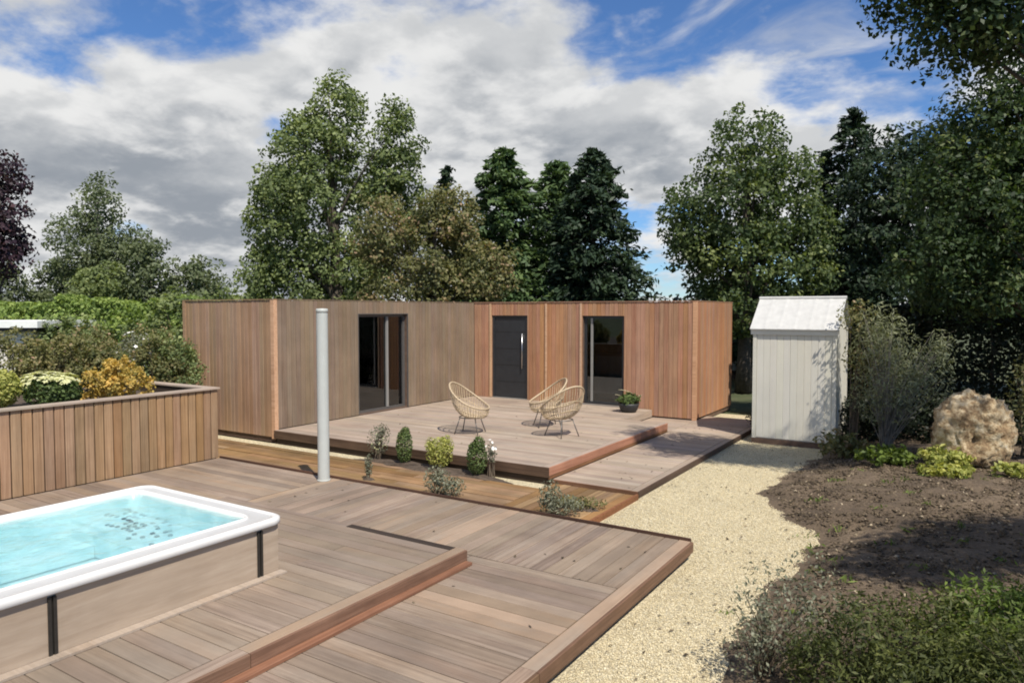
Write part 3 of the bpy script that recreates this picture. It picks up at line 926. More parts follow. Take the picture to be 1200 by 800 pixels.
# ------------------------------------------------------------------ white shed
SX0, SX1, SY0, SY1, SE, SR = -3.40, -1.95, 13.95, 15.35, 2.22, 2.76
shed = thing('garden_shed', 'small pale grey garden shed with a white pitched metal roof', 'shed')
MB().box(SX0 - .02, SX1 + .02, SY0 - .02, SY1 + .02, -.02, .10).build('plinth', 'plinth', shed)
m = MB()
m.box(SX0 + .02, SX1 - .02, SY0 + .02, SY1 - .02, .101, SE)
m.build('wall', 'shed_paint', shed)
nb = 11
pw = (SX1 - SX0 - .12) / nb
for i in range(nb):
    obj('board', board_mesh(SE - .12, pw - .0025, .016, 'shed_paint', .003), shed, (SX0 + .06 + (i + .5) * pw, SY0 + random.uniform(-.0015, .0015), SE), (0, PI / 2, -PI / 2))
nb = 10
pw = (SY1 - SY0 - .12) / nb
for i in range(nb):
    for xx, rz in ((SX1, 0.0), (SX0, PI)):
        obj('board', board_mesh(SE - .12, pw - .0025, .016, 'shed_paint', .003), shed, (xx, SY0 + .06 + (i + .5) * pw, SE), (0, PI / 2, rz))
for x_ in (SX0, SX1):
    for y_ in (SY0, SY1):
        sx_, sy_ = (1 if x_ == SX1 else -1), (1 if y_ == SY1 else -1)
        MB().box(min(x_ - sx_ * .056, x_ + sx_ * .012), max(x_ - sx_ * .056, x_ + sx_ * .012), min(y_ - sy_ * .056, y_ + sy_ * .012), max(y_ - sy_ * .056, y_ + sy_ * .012), .102, SE + .002).build('corner_post', 'shed_paint', shed)
ym = (SY0 + SY1) / 2
m = MB()      # gable triangles and roof sheets
m.add([(SX0 + .01, SY0, SE), (SX0 + .01, SY1, SE), (SX0 + .01, ym, SR - .03), (SX0 + .05, SY0, SE), (SX0 + .05, SY1, SE), (SX0 + .05, ym, SR - .03)], [(0, 1, 2), (5, 4, 3), (0, 3, 4, 1), (1, 4, 5, 2), (2, 5, 3, 0)])
m.add([(SX1 - .05, SY0, SE), (SX1 - .05, SY1, SE), (SX1 - .05, ym, SR - .03), (SX1 - .01, SY0, SE), (SX1 - .01, SY1, SE), (SX1 - .01, ym, SR - .03)], [(0, 1, 2), (5, 4, 3), (0, 3, 4, 1), (1, 4, 5, 2), (2, 5, 3, 0)])
m.build('gable', 'shed_paint', shed)
for sgn, ye in ((1, SY0 - .07), (-1, SY1 + .07)):
    m = MB()
    nrib = 30
    L0, L1 = SX0 - .06, SX1 + .06
    z_e = SE - .045
    vs = []
    for k in range(nrib + 1):
        x = L0 + (L1 - L0) * k / nrib
        dz = .005 if k % 5 == 0 else 0.0
        vs += [(x, ye, z_e + .015 + dz), (x, ym, SR + dz + .015), (x, ye, z_e), (x, ym, SR)]
    fs = []
    for k in range(nrib):
        a = 4 * k
        fs += [(a, a + 4, a + 5, a + 1), (a + 2, a + 3, a + 7, a + 6), (a, a + 2, a + 6, a + 4), (a + 1, a + 5, a + 7, a + 3)]
    fs += [(0, 1, 3, 2), (4 * nrib, 4 * nrib + 2, 4 * nrib + 3, 4 * nrib + 1)]
    m.add(vs, fs)
    m.build('roof_sheet', 'roof_metal', shed)
MB().tube([(SX0 - .07, ym, SR + .015), (SX1 + .07, ym, SR + .015)], .035, 8).build('ridge_cap', 'roof_metal', shed)
MB().box(SX0 - .05, SX1 + .05, SY0 - .035, SY0 - .018, SE - .14, SE - .02).build('eaves_board', 'shed_paint', shed)

# ------------------------------------------------------------------ raised planter on the left
PX0, PX1, PY0, PY1, PZ = -15.5, -10.0, -2.5, 6.98, 1.29
planter = thing('raised_planter', 'long raised planter faced with vertical brown battens, full of flowering bushes', 'planter')
m = MB()
m.box(PX1 - .12, PX1 - .027, PY0, PY1 - .027, .0, PZ - .02)
m.box(PX0, PX1 - .121, PY1 - .12, PY1 - .027, .0, PZ - .02)
m.build('backing', 'joist_wood', planter)
pit = .127
for i in range(int((PY1 - PY0) / pit)):
    c = PY1 - .055 - i * pit
    obj('batten', board_mesh(PZ - .20, .113, .024, 'planter_wood', .006), planter, (PX1 + random.uniform(-.003, .003), c, PZ - .004), (random.uniform(-.004, .004), PI / 2, 0))
for i in range(40):
    c = PX1 - .06 - i * pit
    obj('batten', board_mesh(PZ - .20, .113, .024, 'planter_wood', .004), planter, (c, PY1, PZ - .004), (0, PI / 2, PI / 2))
for s, e in ((PY0, 1.2), (1.203, 4.4), (4.403, PY1 + .03)):
    plank(planter, (PX1 - .055, s, PZ + .026), e - s, .17, .028, 'coping_wood', (0, 0, PI / 2), 'coping')
plank(planter, (PX0, PY1 - .055, PZ + .026), PX1 - PX0 - .142, .17, .028, 'coping_wood', (0, 0, 0), 'coping')
m = MB()
nx, ny = 40, 60
for j in range(ny + 1):
    for i in range(nx + 1):
        x = PX0 + (PX1 - .13 - PX0) * i / nx
        y = PY0 + (PY1 - .13 - PY0) * j / ny
        m.v.append((x, y, PZ - .13 + .05 * mnoise.noise((x * 1.3, y * 1.3, 0.3))))
for j in range(ny):
    for i in range(nx):
        a = j * (nx + 1) + i
        m.f.append((a, a + 1, a + nx + 2, a + nx + 1))
m.build('soil', 'planter_soil', planter, smooth=True)

# ------------------------------------------------------------------ swim tub
TX0, TX1, TY0, TY1 = -6.90, -4.86, -0.6, 4.02
TB, TT = Z_PLAT + .004, 0.79
tub = thing('swim_tub', 'large rectangular swim tub with white rim, beige side panels and turquoise water', 'tub')


def rrect(x0, x1, y0, y1, r, n=8):
    out = []
    for cx_, cy_, a0 in ((x1 - r, y0 + r, -PI / 2), (x1 - r, y1 - r, 0), (x0 + r, y1 - r, PI / 2), (x0 + r, y0 + r, PI)):
        for k in range(n + 1):
            a = a0 + PI / 2 * k / n
            out.append((cx_ + r * math.cos(a), cy_ + r * math.sin(a)))
    return out


def rings(m, specs):
    """loft of rounded rectangles: (inset, radius, z)"""
    base = len(m.v)
    cnt = None
    for ins, r, z in specs:
        P_ = rrect(TX0 + (ins * .5 if ins > 0 else ins), TX1 - ins, TY0 + ins, TY1 - (ins * .8 if ins > 0 else ins), r)
        cnt = len(P_)
        m.v += [(x, y, z) for x, y in P_]
    for i in range(len(specs) - 1):
        for k in range(cnt):
            k2 = (k + 1) % cnt
            m.f.append((base + i * cnt + k, base + i * cnt + k2, base + (i + 1) * cnt + k2, base + (i + 1) * cnt + k))
    return base, cnt


m = MB()
rings(m, [(.040, .10, TT - .085), (.022, .11, TT - .064), (.0, .12, TT - .062), (-.008, .125, TT - .056), (-.008, .125, TT - .012), (.002, .13, TT - .003), (.014, .125, TT),
          (.046, .14, TT - .003), (.056, .13, TT - .030)])
m.build('rim', 'acrylic', tub, smooth=True)
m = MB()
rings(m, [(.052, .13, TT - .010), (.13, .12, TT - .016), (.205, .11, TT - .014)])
m.build('ledge', 'ledge_shaded_acrylic', tub, smooth=True)
m = MB()
rings(m, [(.196, .11, TT - .030), (.20, .11, TT - .006), (.212, .105, TT - .001), (.226, .10, TT - .008), (.24, .10, TT - .09)])
m.build('inner_lip', 'acrylic', tub, smooth=True)
m = MB()
b0, cnt = rings(m, [(.238, .10, TT - .07), (.27, .14, TT - .20), (.34, .2, TT - .36), (.48, .25, TT - .40)])
m.f.append(tuple(b0 + 3 * cnt + k for k in range(cnt)))
m.build('basin', 'basin_blue', tub, smooth=True)
# submerged seats at the far end
m = MB()
m.box(TX0 + .22, TX1 - .34, TY1 - .85, TY1 - .27, TT - .38, TT - .20)
m.box(TX0 + .22, TX0 + .62, TY1 - 2.1, TY1 - .86, TT - .38, TT - .28)
m.build('seat', 'basin_blue', tub)
m = MB()
gxn, gyn = 44, 96
wx0, wx1, wy0, wy1 = TX0 + .117, TX1 - .235, TY0 + .235, TY1 - .19
for j in range(gyn + 1):
    for i in range(gxn + 1):
        x, y = wx0 + (wx1 - wx0) * i / gxn, wy0 + (wy1 - wy0) * j / gyn
        m.v.append((x, y, TT - .030 + .006 * mnoise.noise((x * 3.5, y * 3.5, 1.0)) + .003 * mnoise.noise((x * 9, y * 9, 5.0))))
for j in range(gyn):
    for i in range(gxn):
        a = j * (gxn + 1) + i
        m.f.append((a, a + 1, a + gxn + 2, a + gxn + 1))
m.build('water', 'tub_water', tub, smooth=True)
# long side: panels between dark posts; short far side panel
XS = TX1 - .028
for s, e in ((-.5, .595), (.645, 2.165), (2.215, 3.755), (3.805, 3.968)):
    MB().box(XS - .03, XS, s, e, TB, TT - .072).build('side_panel', 'tub_panel', tub)
for y_ in (.62, 2.19, 3.78):
    p_ = MB()
    p_.box(XS - .03, XS + .012, y_ - .026, y_ - .006, TB, TT - .084)
    p_.box(XS - .03, XS + .012, y_ + .006, y_ + .026, TB, TT - .084)
    p_.box(XS - .03, XS - .002, y_ - .007, y_ + .007, TB, TT - .084)
    p_.build('panel_post', 'dark_post', tub)
MB().box(TX0 + .05, XS - .031, TY1 - .085, TY1 - .052, TB, TT - .084).build('side_panel', 'tub_panel', tub)
MB().box(TX0 + .05, TX0 + .08, -.5, TY1 - .086, TB, TT - .084).build('side_panel', 'tub_panel', tub)
MB().box(TX0 + .085, XS - .031, -.5, -.47, TB, TT - .084).build('side_panel', 'tub_panel', tub)
MB().box(XS + .004, XS + .085, -.5, TY1 - .03, TB - .002, TB + .014).build('base_strip', 'coping_wood', tub)
# massage jets under water at the far end
jet = MB().lathe([(.003, .010), (.018, .010), (.022, 0.0), (.022, -.006)], 10).mesh('jet', 'jet_plastic')
rj = random.Random(5)
JP = [(-6.58 + .075 * i + .03 * j + rj.uniform(-.012, .012), 3.58 - .085 * j + rj.uniform(-.012, .012), TT - .198) for i in range(6) for j in range(3) if rj.random() < .85]
JP += [(-6.02 + dx, 3.58 - dy, TT - .198) for dx, dy in ((0, 0), (.09, .10), (-.02, .2), (.15, .02), (.12, .21), (.27, .05), (.20, .13), (.42, .14), (.36, .27), (.05, .29))]
for p_ in JP:
    obj('jet', jet, tub, p_)

# ------------------------------------------------------------------ white post on the deck edge
post = thing('white_post', 'tall white round metal post standing at the deck edge', 'post', (-7.43, 6.82, Z_LOW + .002))
MB().lathe([(0, 0), (.090, 0), (.090, .012), (.080, .016)], 28).build('base_plate', 'white_metal', post, smooth=False)
MB().lathe([(.080, .016), (.078, 2.30), (.078, 2.31)], 28).build('shaft', 'white_metal', post, smooth=True)
MB().lathe([(.078, 2.311), (.081, 2.312), (.081, 2.35), (.074, 2.366), (0, 2.37)], 28).build('cap', 'white_metal', post, smooth=True)

# ------------------------------------------------------------------ rattan chairs
def bez(p0, p1, p2, n=7):
    p0, p1, p2 = Vector(p0), Vector(p1), Vector(p2)
    return [p0 * (1 - t) ** 2 + p1 * 2 * t * (1 - t) + p2 * t * t for t in [i / (n - 1) for i in range(n)]]


def rim_pt(t):
    """rim of the bucket: t = 0 at the top of the back, PI at the front lip"""
    c = math.cos(t)
    return Vector((.40 * math.sin(t) * (1 + .06 * c), -.36 * c + .02, .66 + .23 * c + .035 * math.cos(2 * t)))


def make_chair(label, loc, rz):
    ch = thing('rattan_chair', label, 'chair', loc, rz, 'rattan bucket chairs on the terrace')
    MB().ring_tube([rim_pt(2 * PI * k / 48) for k in range(48)], .017, 8).build('rim', 'rattan', ch, smooth=True)
    m = MB()
    N = 44
    base_c = Vector((0, .05, .315))
    levels = {.3: [], .55: [], .8: []}
    for k in range(N):
        t = 2 * PI * k / N
        p = rim_pt(t)
        q = base_c + Vector((.10 * math.sin(t), -.10 * math.cos(t), 0))
        ctl = p * .45 + q * .55 + Vector((.16 * math.sin(t), -.13 * math.cos(t), -.16))
        pts = bez(p, ctl, q, 8)
        m.tube(pts, .0068, 5, False)
        for lv in levels:
            levels[lv].append(Vector(p) * (1 - lv) ** 2 + ctl * 2 * lv * (1 - lv) + q * lv * lv)
    for lv in levels.values():
        m.ring_tube(lv, .009, 5)
    m.ring_tube([base_c + Vector((.10 * math.sin(2 * PI * k / 24), -.10 * math.cos(2 * PI * k / 24), 0)) for k in range(24)], .012, 6)
    m.lathe([(.0, .315), (.10, .315), (.10, .308), (0, .308)], 16, 0, .05)
    o_ = m.build('woven_bucket', 'rattan', ch, smooth=True)
    o_['kind'] = 'stuff'
    MB().ring_tube([(.20 * math.sin(2 * PI * k / 28), .03 - .20 * math.cos(2 * PI * k / 28), .30) for k in range(28)], .010, 6).build('leg_ring', 'leg_metal', ch, smooth=True)
    for a in (.75, 2.4, -.75, -2.4):
        lp = [(.20 * math.sin(a), .03 - .20 * math.cos(a), .30), (.25 * math.sin(a), .03 - .25 * math.cos(a), .16), (.31 * math.sin(a), .03 - .31 * math.cos(a), .004)]
        MB().tube(lp, .010, 8).build('leg', 'leg_metal', ch, smooth=True)
    return ch


make_chair('rattan bucket chair standing alone behind the dark round shrub, facing the other chairs', (-7.72, 10.62, Z_TER), rad(-75))
make_chair('rattan bucket chair of the close pair, the one nearer the terrace edge', (-6.08, 11.25, Z_TER), rad(70))
make_chair('rattan bucket chair of the close pair, the one nearer the front door', (-6.85, 12.1, Z_TER), rad(135))

# ------------------------------------------------------------------ foliage helpers
def unit(a):
    return a / (np.linalg.norm(a, axis=-1, keepdims=True) + 1e-9)


def leaves(name, pts, nrm, L, W, v, mat, rng, parent=None, jitter=.75, loc=(0, 0, 0), axis=None):
    """diamond-shaped leaves, one quad each, folded a little along the midrib"""
    n = len(pts)
    N_ = unit(nrm + rng.normal(0, jitter, (n, 3)))
    a = unit(np.cross(N_, unit(rng.normal(0, 1, (n, 3))))) if axis is None else unit(axis + rng.normal(0, .35, (n, 3)))
    b = unit(np.cross(N_, a))
    N2 = np.cross(a, b)
    l = (L * rng.uniform(.65, 1.3, n))[:, None]
    wd = (W * rng.uniform(.7, 1.25, n))[:, None]
    fold = N2 * wd * rng.uniform(.05, .3, (n, 1))
    V = np.stack([pts - a * l * .5, pts + b * wd * .5 + fold, pts + a * l * .5, pts - b * wd * .5 + fold], 1).reshape(-1, 3)
    Fc = np.arange(4 * n).reshape(n, 4)
    return obj(name, mesh_np(name, V, Fc, mat, np.clip(v, 0, 1)), parent, loc)


def ell_points(ells, n, rng, shell=.5):
    """random points in a union of ellipsoids (lat, dep, z, rl, rd, rz), most of them near the surface"""
    E_ = np.array(ells, dtype=float)
    wt = (E_[:, 3] * E_[:, 4] * E_[:, 5]) ** .667
    k = rng.choice(len(E_), n, p=wt / wt.sum())
    d = unit(rng.normal(0, 1, (n, 3)))
    r = 1 - shell * rng.uniform(0, 1, n) ** 1.6
    p = E_[k, :3] + d * r[:, None] * E_[k, 3:6]
    nr = unit(d / E_[k, 3:6])
    return p, nr


def to_world(p):
    return np.stack([p[:, 0] * LAT[0] + p[:, 1] * DEP[0], p[:, 0] * LAT[1] + p[:, 1] * DEP[1], p[:, 2]], -1)


def broadleaf(label, name, base, ells, nclump, per, clump_r, L, W, mat, seed, trunk_r=.22, bark='bark', group=None, shell=.5, flat=.75, limbs=26, fork=.35, cat='tree', vbias=0.0, parts=('trunk', 'crown')):
    """tree with tapered trunk, limbs reaching into the crown and leaf clumps; ells relative to the base in the site frame"""
    rg = np.random.default_rng(seed)
    bx, by = site(*base[:2])
    bz = base[2] if len(base) > 2 else 0.0
    root = thing(name, label, cat, (bx, by, bz), 0, group)
    c, nr = ell_points(ells, nclump, rg, shell)
    cw, nw = to_world(c), to_world(nr)
    top = max(e[2] + e[5] for e in ells)
    low_ = min(e[2] - e[5] for e in ells)
    # wood
    m = MB()
    ctr = np.average(np.array(ells)[:, :3], axis=0, weights=np.array(ells)[:, 3])
    cwx = to_world(ctr[None])[0]
    tp = []
    for i in range(9):
        t = i / 8
        tp.append((cwx[0] * t ** 1.5 * .8 + rg.normal(0, .04) * trunk_r * 4 * t, cwx[1] * t ** 1.5 * .8 + rg.normal(0, .04) * trunk_r * 4 * t, t * (top * .86)))
    m.tube(tp, [trunk_r * (1.25 if i == 0 else 1) * (1 - i / 8.6) ** .8 + .012 for i in range(9)], 8)
    idx = rg.choice(nclump, min(limbs, nclump), replace=False)
    for k in idx:
        e = cw[k]
        t0 = np.clip((e[2] / top) * rg.uniform(.45, .8), fork * .6, .8)
        j = int(t0 * 8)
        f_ = t0 * 8 - j
        s = np.array(tp[j]) * (1 - f_) + np.array(tp[min(j + 1, 8)]) * f_
        mid = s * .45 + e * .55 + np.array([0, 0, .12 * np.linalg.norm(e - s)])
        r0 = trunk_r * .42 * (1 - t0 * .6)
        m.tube(bez(s, mid, e, 6), [r0, r0 * .8, r0 * .6, r0 * .42, r0 * .25, r0 * .1], 5, False)
    m.build(parts[0], bark, root, smooth=True)
    # leaves
    cr = clump_r * rg.uniform(.55, 1.35, nclump)
    cnt = np.maximum(4, (per * (cr / clump_r) ** 2).astype(int))
    k = np.repeat(np.arange(nclump), cnt)
    d = rg.normal(0, 1, (len(k), 3))
    d = unit(d) * rg.uniform(.25, 1.0, (len(k), 1)) ** .6
    p = cw[k] + d * cr[k][:, None] * np.array([1, 1, flat])
    nl = unit(nw[k] * .5 + d * .7 + np.array([0, 0, .45]))
    v = .45 + vbias + rg.normal(0, .17, nclump)[k] + rg.normal(0, .16, len(k))
    leaves(parts[1], p, nl, L, W, v, mat, rg, root)
    return root


def conifer(label, name, base, height, rad_, nb, per, L, W, mat, seed, power=.85, droop=.25, z0=.3, group=None, tufts=1.0, blunt=0.0):
    """conifer: straight trunk, whorls of drooping branches carrying sprays"""
    rg = np.random.default_rng(seed)
    bx, by = site(*base[:2])
    root = thing(name, label, 'tree', (bx, by, 0), 0, group)
    m = MB()
    m.tube([(0, 0, 0), (0, 0, height * .5), (0, 0, height * .99)], [height * .018, height * .011, .015], 8)
    P_, N_, A_, V_ = [], [], [], []
    for i in range(nb):
        t = (i + rg.uniform(0, 1)) / nb
        z = z0 + (height - z0) * t ** .92
        tt = (z - z0) / (height - z0)
        r = rad_ * ((1 - tt) ** power * (1 - blunt) + blunt * math.sqrt(max(0, 1 - tt ** 2.2))) * rg.choice([.7, .85, 1.0, 1.12, 1.3]) * rg.uniform(.9, 1.1) + .08
        a = i * 2.39996 + rg.normal(0, .25)
        dr = np.array([math.cos(a), math.sin(a), 0])
        lift = rg.uniform(-.05, .25) if tt > .6 else rg.uniform(-.25, .1)
        e = np.array([dr[0] * r, dr[1] * r, z + lift * r - droop * r])
        if i % 3 == 0 and r > .5:
            m.tube([(0, 0, z), (dr[0] * r * .5, dr[1] * r * .5, z + lift * r * .5 - droop * r * .3), tuple(e * np.array([.92, .92, 1]))], [.035, .022, .006], 4, False)
        k = int(per * (.35 + r / rad_))
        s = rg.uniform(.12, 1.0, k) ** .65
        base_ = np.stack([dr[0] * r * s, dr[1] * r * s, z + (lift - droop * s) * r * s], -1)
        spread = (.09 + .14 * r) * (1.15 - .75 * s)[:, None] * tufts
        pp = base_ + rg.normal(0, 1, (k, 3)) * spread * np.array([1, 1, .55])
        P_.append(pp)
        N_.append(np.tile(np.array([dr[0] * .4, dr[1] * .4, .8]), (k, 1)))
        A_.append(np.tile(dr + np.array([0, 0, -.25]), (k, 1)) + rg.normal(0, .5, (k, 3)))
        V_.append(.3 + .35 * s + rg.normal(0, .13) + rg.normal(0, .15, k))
    # leader
    k = per * 2
    pp = np.stack([rg.normal(0, .05, k), rg.normal(0, .05, k), height - rg.uniform(0, .9, k)], -1)
    P_.append(pp)
    N_.append(unit(rg.normal(0, 1, (k, 3))))
    A_.append(np.tile(np.array([0, 0, 1.0]), (k, 1)) + rg.normal(0, .5, (k, 3)))
    V_.append(.5 + rg.normal(0, .15, k))
    m.build('trunk', 'bark', root, smooth=True)
    leaves('crown', np.concatenate(P_), np.concatenate(N_), L, W, np.concatenate(V_), mat, rg, root, .6, axis=np.concatenate(A_))
    return root


def bush(label, name, loc, ells, n, L, W, mat, seed, stems=9, cat='shrub', group=None, shell=.35, jitter=.8, clump=0, vbias=0.0, axis=None, stemmat='twig', stem_r=.012):
    """small shrub: stems fanning out of the base and leaves through the volume; ells relative to loc in the site frame"""
    rg = np.random.default_rng(seed)
    root = thing(name, label, cat, loc, 0, group)
    p, nr = ell_points(ells, n, rg, shell)
    pw, nw = to_world(p), to_world(nr)
    if clump:
        c, cn = ell_points(ells, clump, rg, shell)
        cw = to_world(c)
        k = rg.integers(0, clump, n)
        rr = np.mean([e[3] for e in ells]) * .28
        pw = cw[k] + unit(rg.normal(0, 1, (n, 3))) * rr * rg.uniform(.2, 1, (n, 1))
        nw = unit(to_world(cn)[k] + np.array([0, 0, .5]))
        vv = .48 + vbias + rg.normal(0, .17, clump)[k] + rg.normal(0, .15, n)
    else:
        vv = .5 + vbias + rg.normal(0, .2, n)
    pw[:, 2] = np.maximum(pw[:, 2], .01)
    m = MB()
    ends = pw[rg.choice(n, stems)]
    for e in ends:
        s = np.array([rg.normal(0, .03), rg.normal(0, .03), -.02])
        m.tube(bez(s, (s + e) / 2 + np.array([-e[0] * .2, -e[1] * .2, .1 * e[2]]), e, 5), [stem_r, stem_r * .8, stem_r * .6, stem_r * .4, stem_r * .2], 5, False)
    m.build('stem', stemmat, root, smooth=True)
    leaves('foliage', pw, unit(nw + np.array([0, 0, .35])), L, W, vv, mat, rg, root, jitter, axis=None if axis is None else np.tile(np.array(axis, dtype=float), (n, 1)))
    return root


def flowers(root, ells, n, size, mat, seed, zmin=.0):
    rg = np.random.default_rng(seed)
    p, nr = ell_points(ells, n, rg, .08)
    p = to_world(p)
    nr = to_world(nr)
    keep = nr[:, 2] > zmin
    p, nr = p[keep], nr[keep]
    V, Fc = [], []
    for q, d in zip(p, nr):
        d = unit(d + np.array([0, 0, .6]))
        a = unit(np.cross(d, np.array([.3, .2, .9])))
        b = np.cross(d, a)
        s = size * rg.uniform(.7, 1.25)
        i0 = len(V)
        V.append(q + d * .004)
        for k in range(10):
            t = 2 * PI * k / 10
            r = s * (1.0 if k % 2 else .55)
            V.append(q + (a * math.cos(t) + b * math.sin(t)) * r + d * s * .25)
        Fc += [(i0, i0 + 1 + k, i0 + 1 + (k + 1) % 10) for k in range(10)]
    obj('blossoms', mesh_np('blossoms', np.array(V), np.array(Fc), mat, np.clip(rg.normal(.65, .2, len(Fc)), 0, 1)), root)


def hedge(label, name, pts, width, htop, n, L, W, mat, seed, zbot=0.0, wob=.18):
    """clipped hedge along a line of site points"""
    rg = np.random.default_rng(seed)
    root = thing(name, label, 'hedge', (0, 0, 0))
    A = np.array([site(*q) for q in pts])
    seg = np.linalg.norm(A[1:] - A[:-1], axis=1)
    cum = np.concatenate([[0], np.cumsum(seg)])
    s = rg.uniform(0, cum[-1], n)
    X = np.interp(s, cum, A[:, 0])
    Y = np.interp(s, cum, A[:, 1])
    dirv = (A[-1] - A[0]) / np.linalg.norm(A[-1] - A[0])
    nv = np.array([-dirv[1], dirv[0]])
    ht = np.interp(s, cum, htop) if hasattr(htop, '__len__') else np.full(n, htop)
    ht = ht + wob * np.array([mnoise.noise((q * .9, seed, 0)) for q in s]) + .5 * wob * np.array([mnoise.noise((q * 3.1, seed, 4)) for q in s])
    u = rg.uniform(0, 1, n)
    side = np.where(rg.uniform(0, 1, n) < .5, -1, 1)
    topf = rg.uniform(0, 1, n) < .33
    off = np.where(topf, rg.uniform(-.5, .5, n) * width, side * width * .5 * (1 - .35 * rg.uniform(0, 1, n) ** 2))
    zz_ = np.where(topf, ht - .18 * rg.uniform(0, 1, n) ** 2, zbot + (ht - zbot) * u)
    lump = .12 * np.array([mnoise.noise((a * 1.4, b * 1.4, c * 1.4)) for a, b, c in zip(X, Y, zz_)])
    P_ = np.stack([X + nv[0] * (off * (1 + lump * 2)), Y + nv[1] * (off * (1 + lump * 2)), zz_], -1)
    N_ = np.where(topf[:, None], np.array([0, 0, 1.0]), np.stack([nv[0] * side, nv[1] * side, .35 * np.ones(n)], -1))
    v = .48 + lump * 2.0 + rg.normal(0, .2, n)
    leaves('foliage', P_, N_, L, W, v, mat, rg, root, .7)
    m = MB()
    for q in np.arange(.3, cum[-1], 1.1):
        x, y = np.interp(q, cum, A[:, 0]), np.interp(q, cum, A[:, 1])
        h = float(np.interp(q, cum, htop)) if hasattr(htop, '__len__') else htop
        m.tube([(x, y, zbot), (x + .05, y, zbot + (h - zbot) * .5), (x, y + .04, h - .3)], [.05, .035, .012], 6)
    m.build('stem', 'bark', root)
    return root


# ------------------------------------------------------------------ trees behind the house (site frame: lat, dep)
def E_(D, items, lat0, ratio=.9):
    """ellipsoids from measured widths: (lat, z, rl, rz) -> with depth radius"""
    return [(l - lat0, dd, z, rl, rl * ratio, rz) for (l, z, rl, rz, dd) in items]


broadleaf('tallest broad green tree with two tops rising behind the left wing of the house', 'poplar_tree', (-6.6, 27),
          [(-.7, 0, 6.3, 2.3, 2.2, 3.6), (.1, .2, 9.7, 1.05, 1.1, 1.6), (-1.5, 0, 8.2, 1.0, 1.1, 1.8), (2.2, -.2, 8.5, 1.0, 1.1, 1.75), (-2.4, .2, 6.0, 1.05, 1.3, 2.1), (2.0, .3, 6.5, 1.45, 1.5, 2.2), (-.3, 0, 3.7, 2.5, 2.2, 1.6), (-2.6, -.3, 3.9, 1.0, 1.2, 1.3)],
          700, 58, .44, .15, .11, 'leaf_poplar', 21, .28)
broadleaf('smaller olive and rusty leaved tree in front of the tallest green tree', 'small_tree', (-2.4, 23),
          [(-.1, 0, 4.3, 1.6, 1.5, 1.5), (-1.7, .2, 5.0, 1.0, 1.1, 1.4), (1.4, -.1, 3.7, 1.1, 1.1, 1.1), (.3, 0, 5.5, .9, 1, .9), (-.5, 0, 3.0, 2.0, 1.6, 1.0)],
          360, 58, .40, .12, .09, 'leaf_olive', 22, .15)
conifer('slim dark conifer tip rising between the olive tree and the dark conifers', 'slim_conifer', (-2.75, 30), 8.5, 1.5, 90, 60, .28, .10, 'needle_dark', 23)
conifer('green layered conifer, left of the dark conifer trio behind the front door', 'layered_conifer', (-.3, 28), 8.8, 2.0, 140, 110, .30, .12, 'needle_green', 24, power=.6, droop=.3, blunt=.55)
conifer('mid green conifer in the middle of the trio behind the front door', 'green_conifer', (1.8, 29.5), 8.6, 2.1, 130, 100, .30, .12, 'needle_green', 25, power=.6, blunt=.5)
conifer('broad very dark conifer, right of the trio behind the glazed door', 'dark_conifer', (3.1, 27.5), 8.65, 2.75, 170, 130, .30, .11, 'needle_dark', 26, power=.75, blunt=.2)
broadleaf('round airy green tree standing above the gap between house and white shed', 'airy_tree', (7.2, 22),
          [(-.2, 0, 7.3, 1.4, 1.4, 1.5), (-.6, 0, 5.5, 2.0, 1.9, 1.9), (1.3, .1, 6.0, 1.3, 1.5, 1.95), (.2, 0, 4.0, 2.35, 2.0, 1.4), (-1.7, .1, 4.7, 1.0, 1.2, 1.35), (2.0, 0, 4.4, 1.05, 1.2, 1.4), (.2, 0, 2.6, 1.9, 1.7, .9)],
          600, 50, .38, .13, .10, 'leaf_airy', 27, .22, shell=.6)
conifer('thin dark conifer spire beside the round airy tree', 'spire_conifer', (11.1, 25.5), 8.2, .95, 90, 60, .24, .09, 'needle_dark', 28, power=.7)
conifer('taller dark columnar conifer spire above the white shed side', 'column_conifer', (11.9, 25.0), 9.5, 1.25, 110, 70, .25, .10, 'needle_dark', 29, power=.4, blunt=.5)
broadleaf('wide dark pine mass behind the grey shrub and dark hedge', 'dark_pine', (12.6, 22.0),
          [(.3, 0, 6.0, 1.7, 1.5, 2.4), (-.9, 0, 5.8, 1.15, 1.4, 2.5), (-1.7, 0, 4.6, 1.0, 1.2, 2.2), (1.9, 0, 5.2, 1.6, 1.5, 2.6), (.3, 0, 3.2, 2.6, 1.8, 1.6), (-1.4, .1, 2.6, 1.2, 1.3, 1.4)],
          640, 56, .50, .18, .09, 'needle_mixed', 30, .24, flat=.5)
broadleaf('tall mottled tree with pale green patches rising behind the boulder, cut by the right edge', 'mottled_tree', (10.7, 13.4),
          [(-1.6, 0, 5.8, 1.0, 1.1, 1.15), (-2.5, 0, 5.1, .7, .9, .75), (-2.1, -.2, 4.2, 1.0, 1.0, .85), (-3.0, 0, 3.5, .75, .9, .6), (-.2, 0, 7.2, 1.05, 1.2, 1.1), (-.9, -.7, 9.3, 1.3, 1.3, 1.3), (-.5, 0, 4.6, 1.2, 1.2, 1.5), (-1.8, .2, 3.1, 1.4, 1.0, .7)],
          760, 60, .34, .105, .06, 'leaf_near', 31, .2, shell=.6, limbs=50)
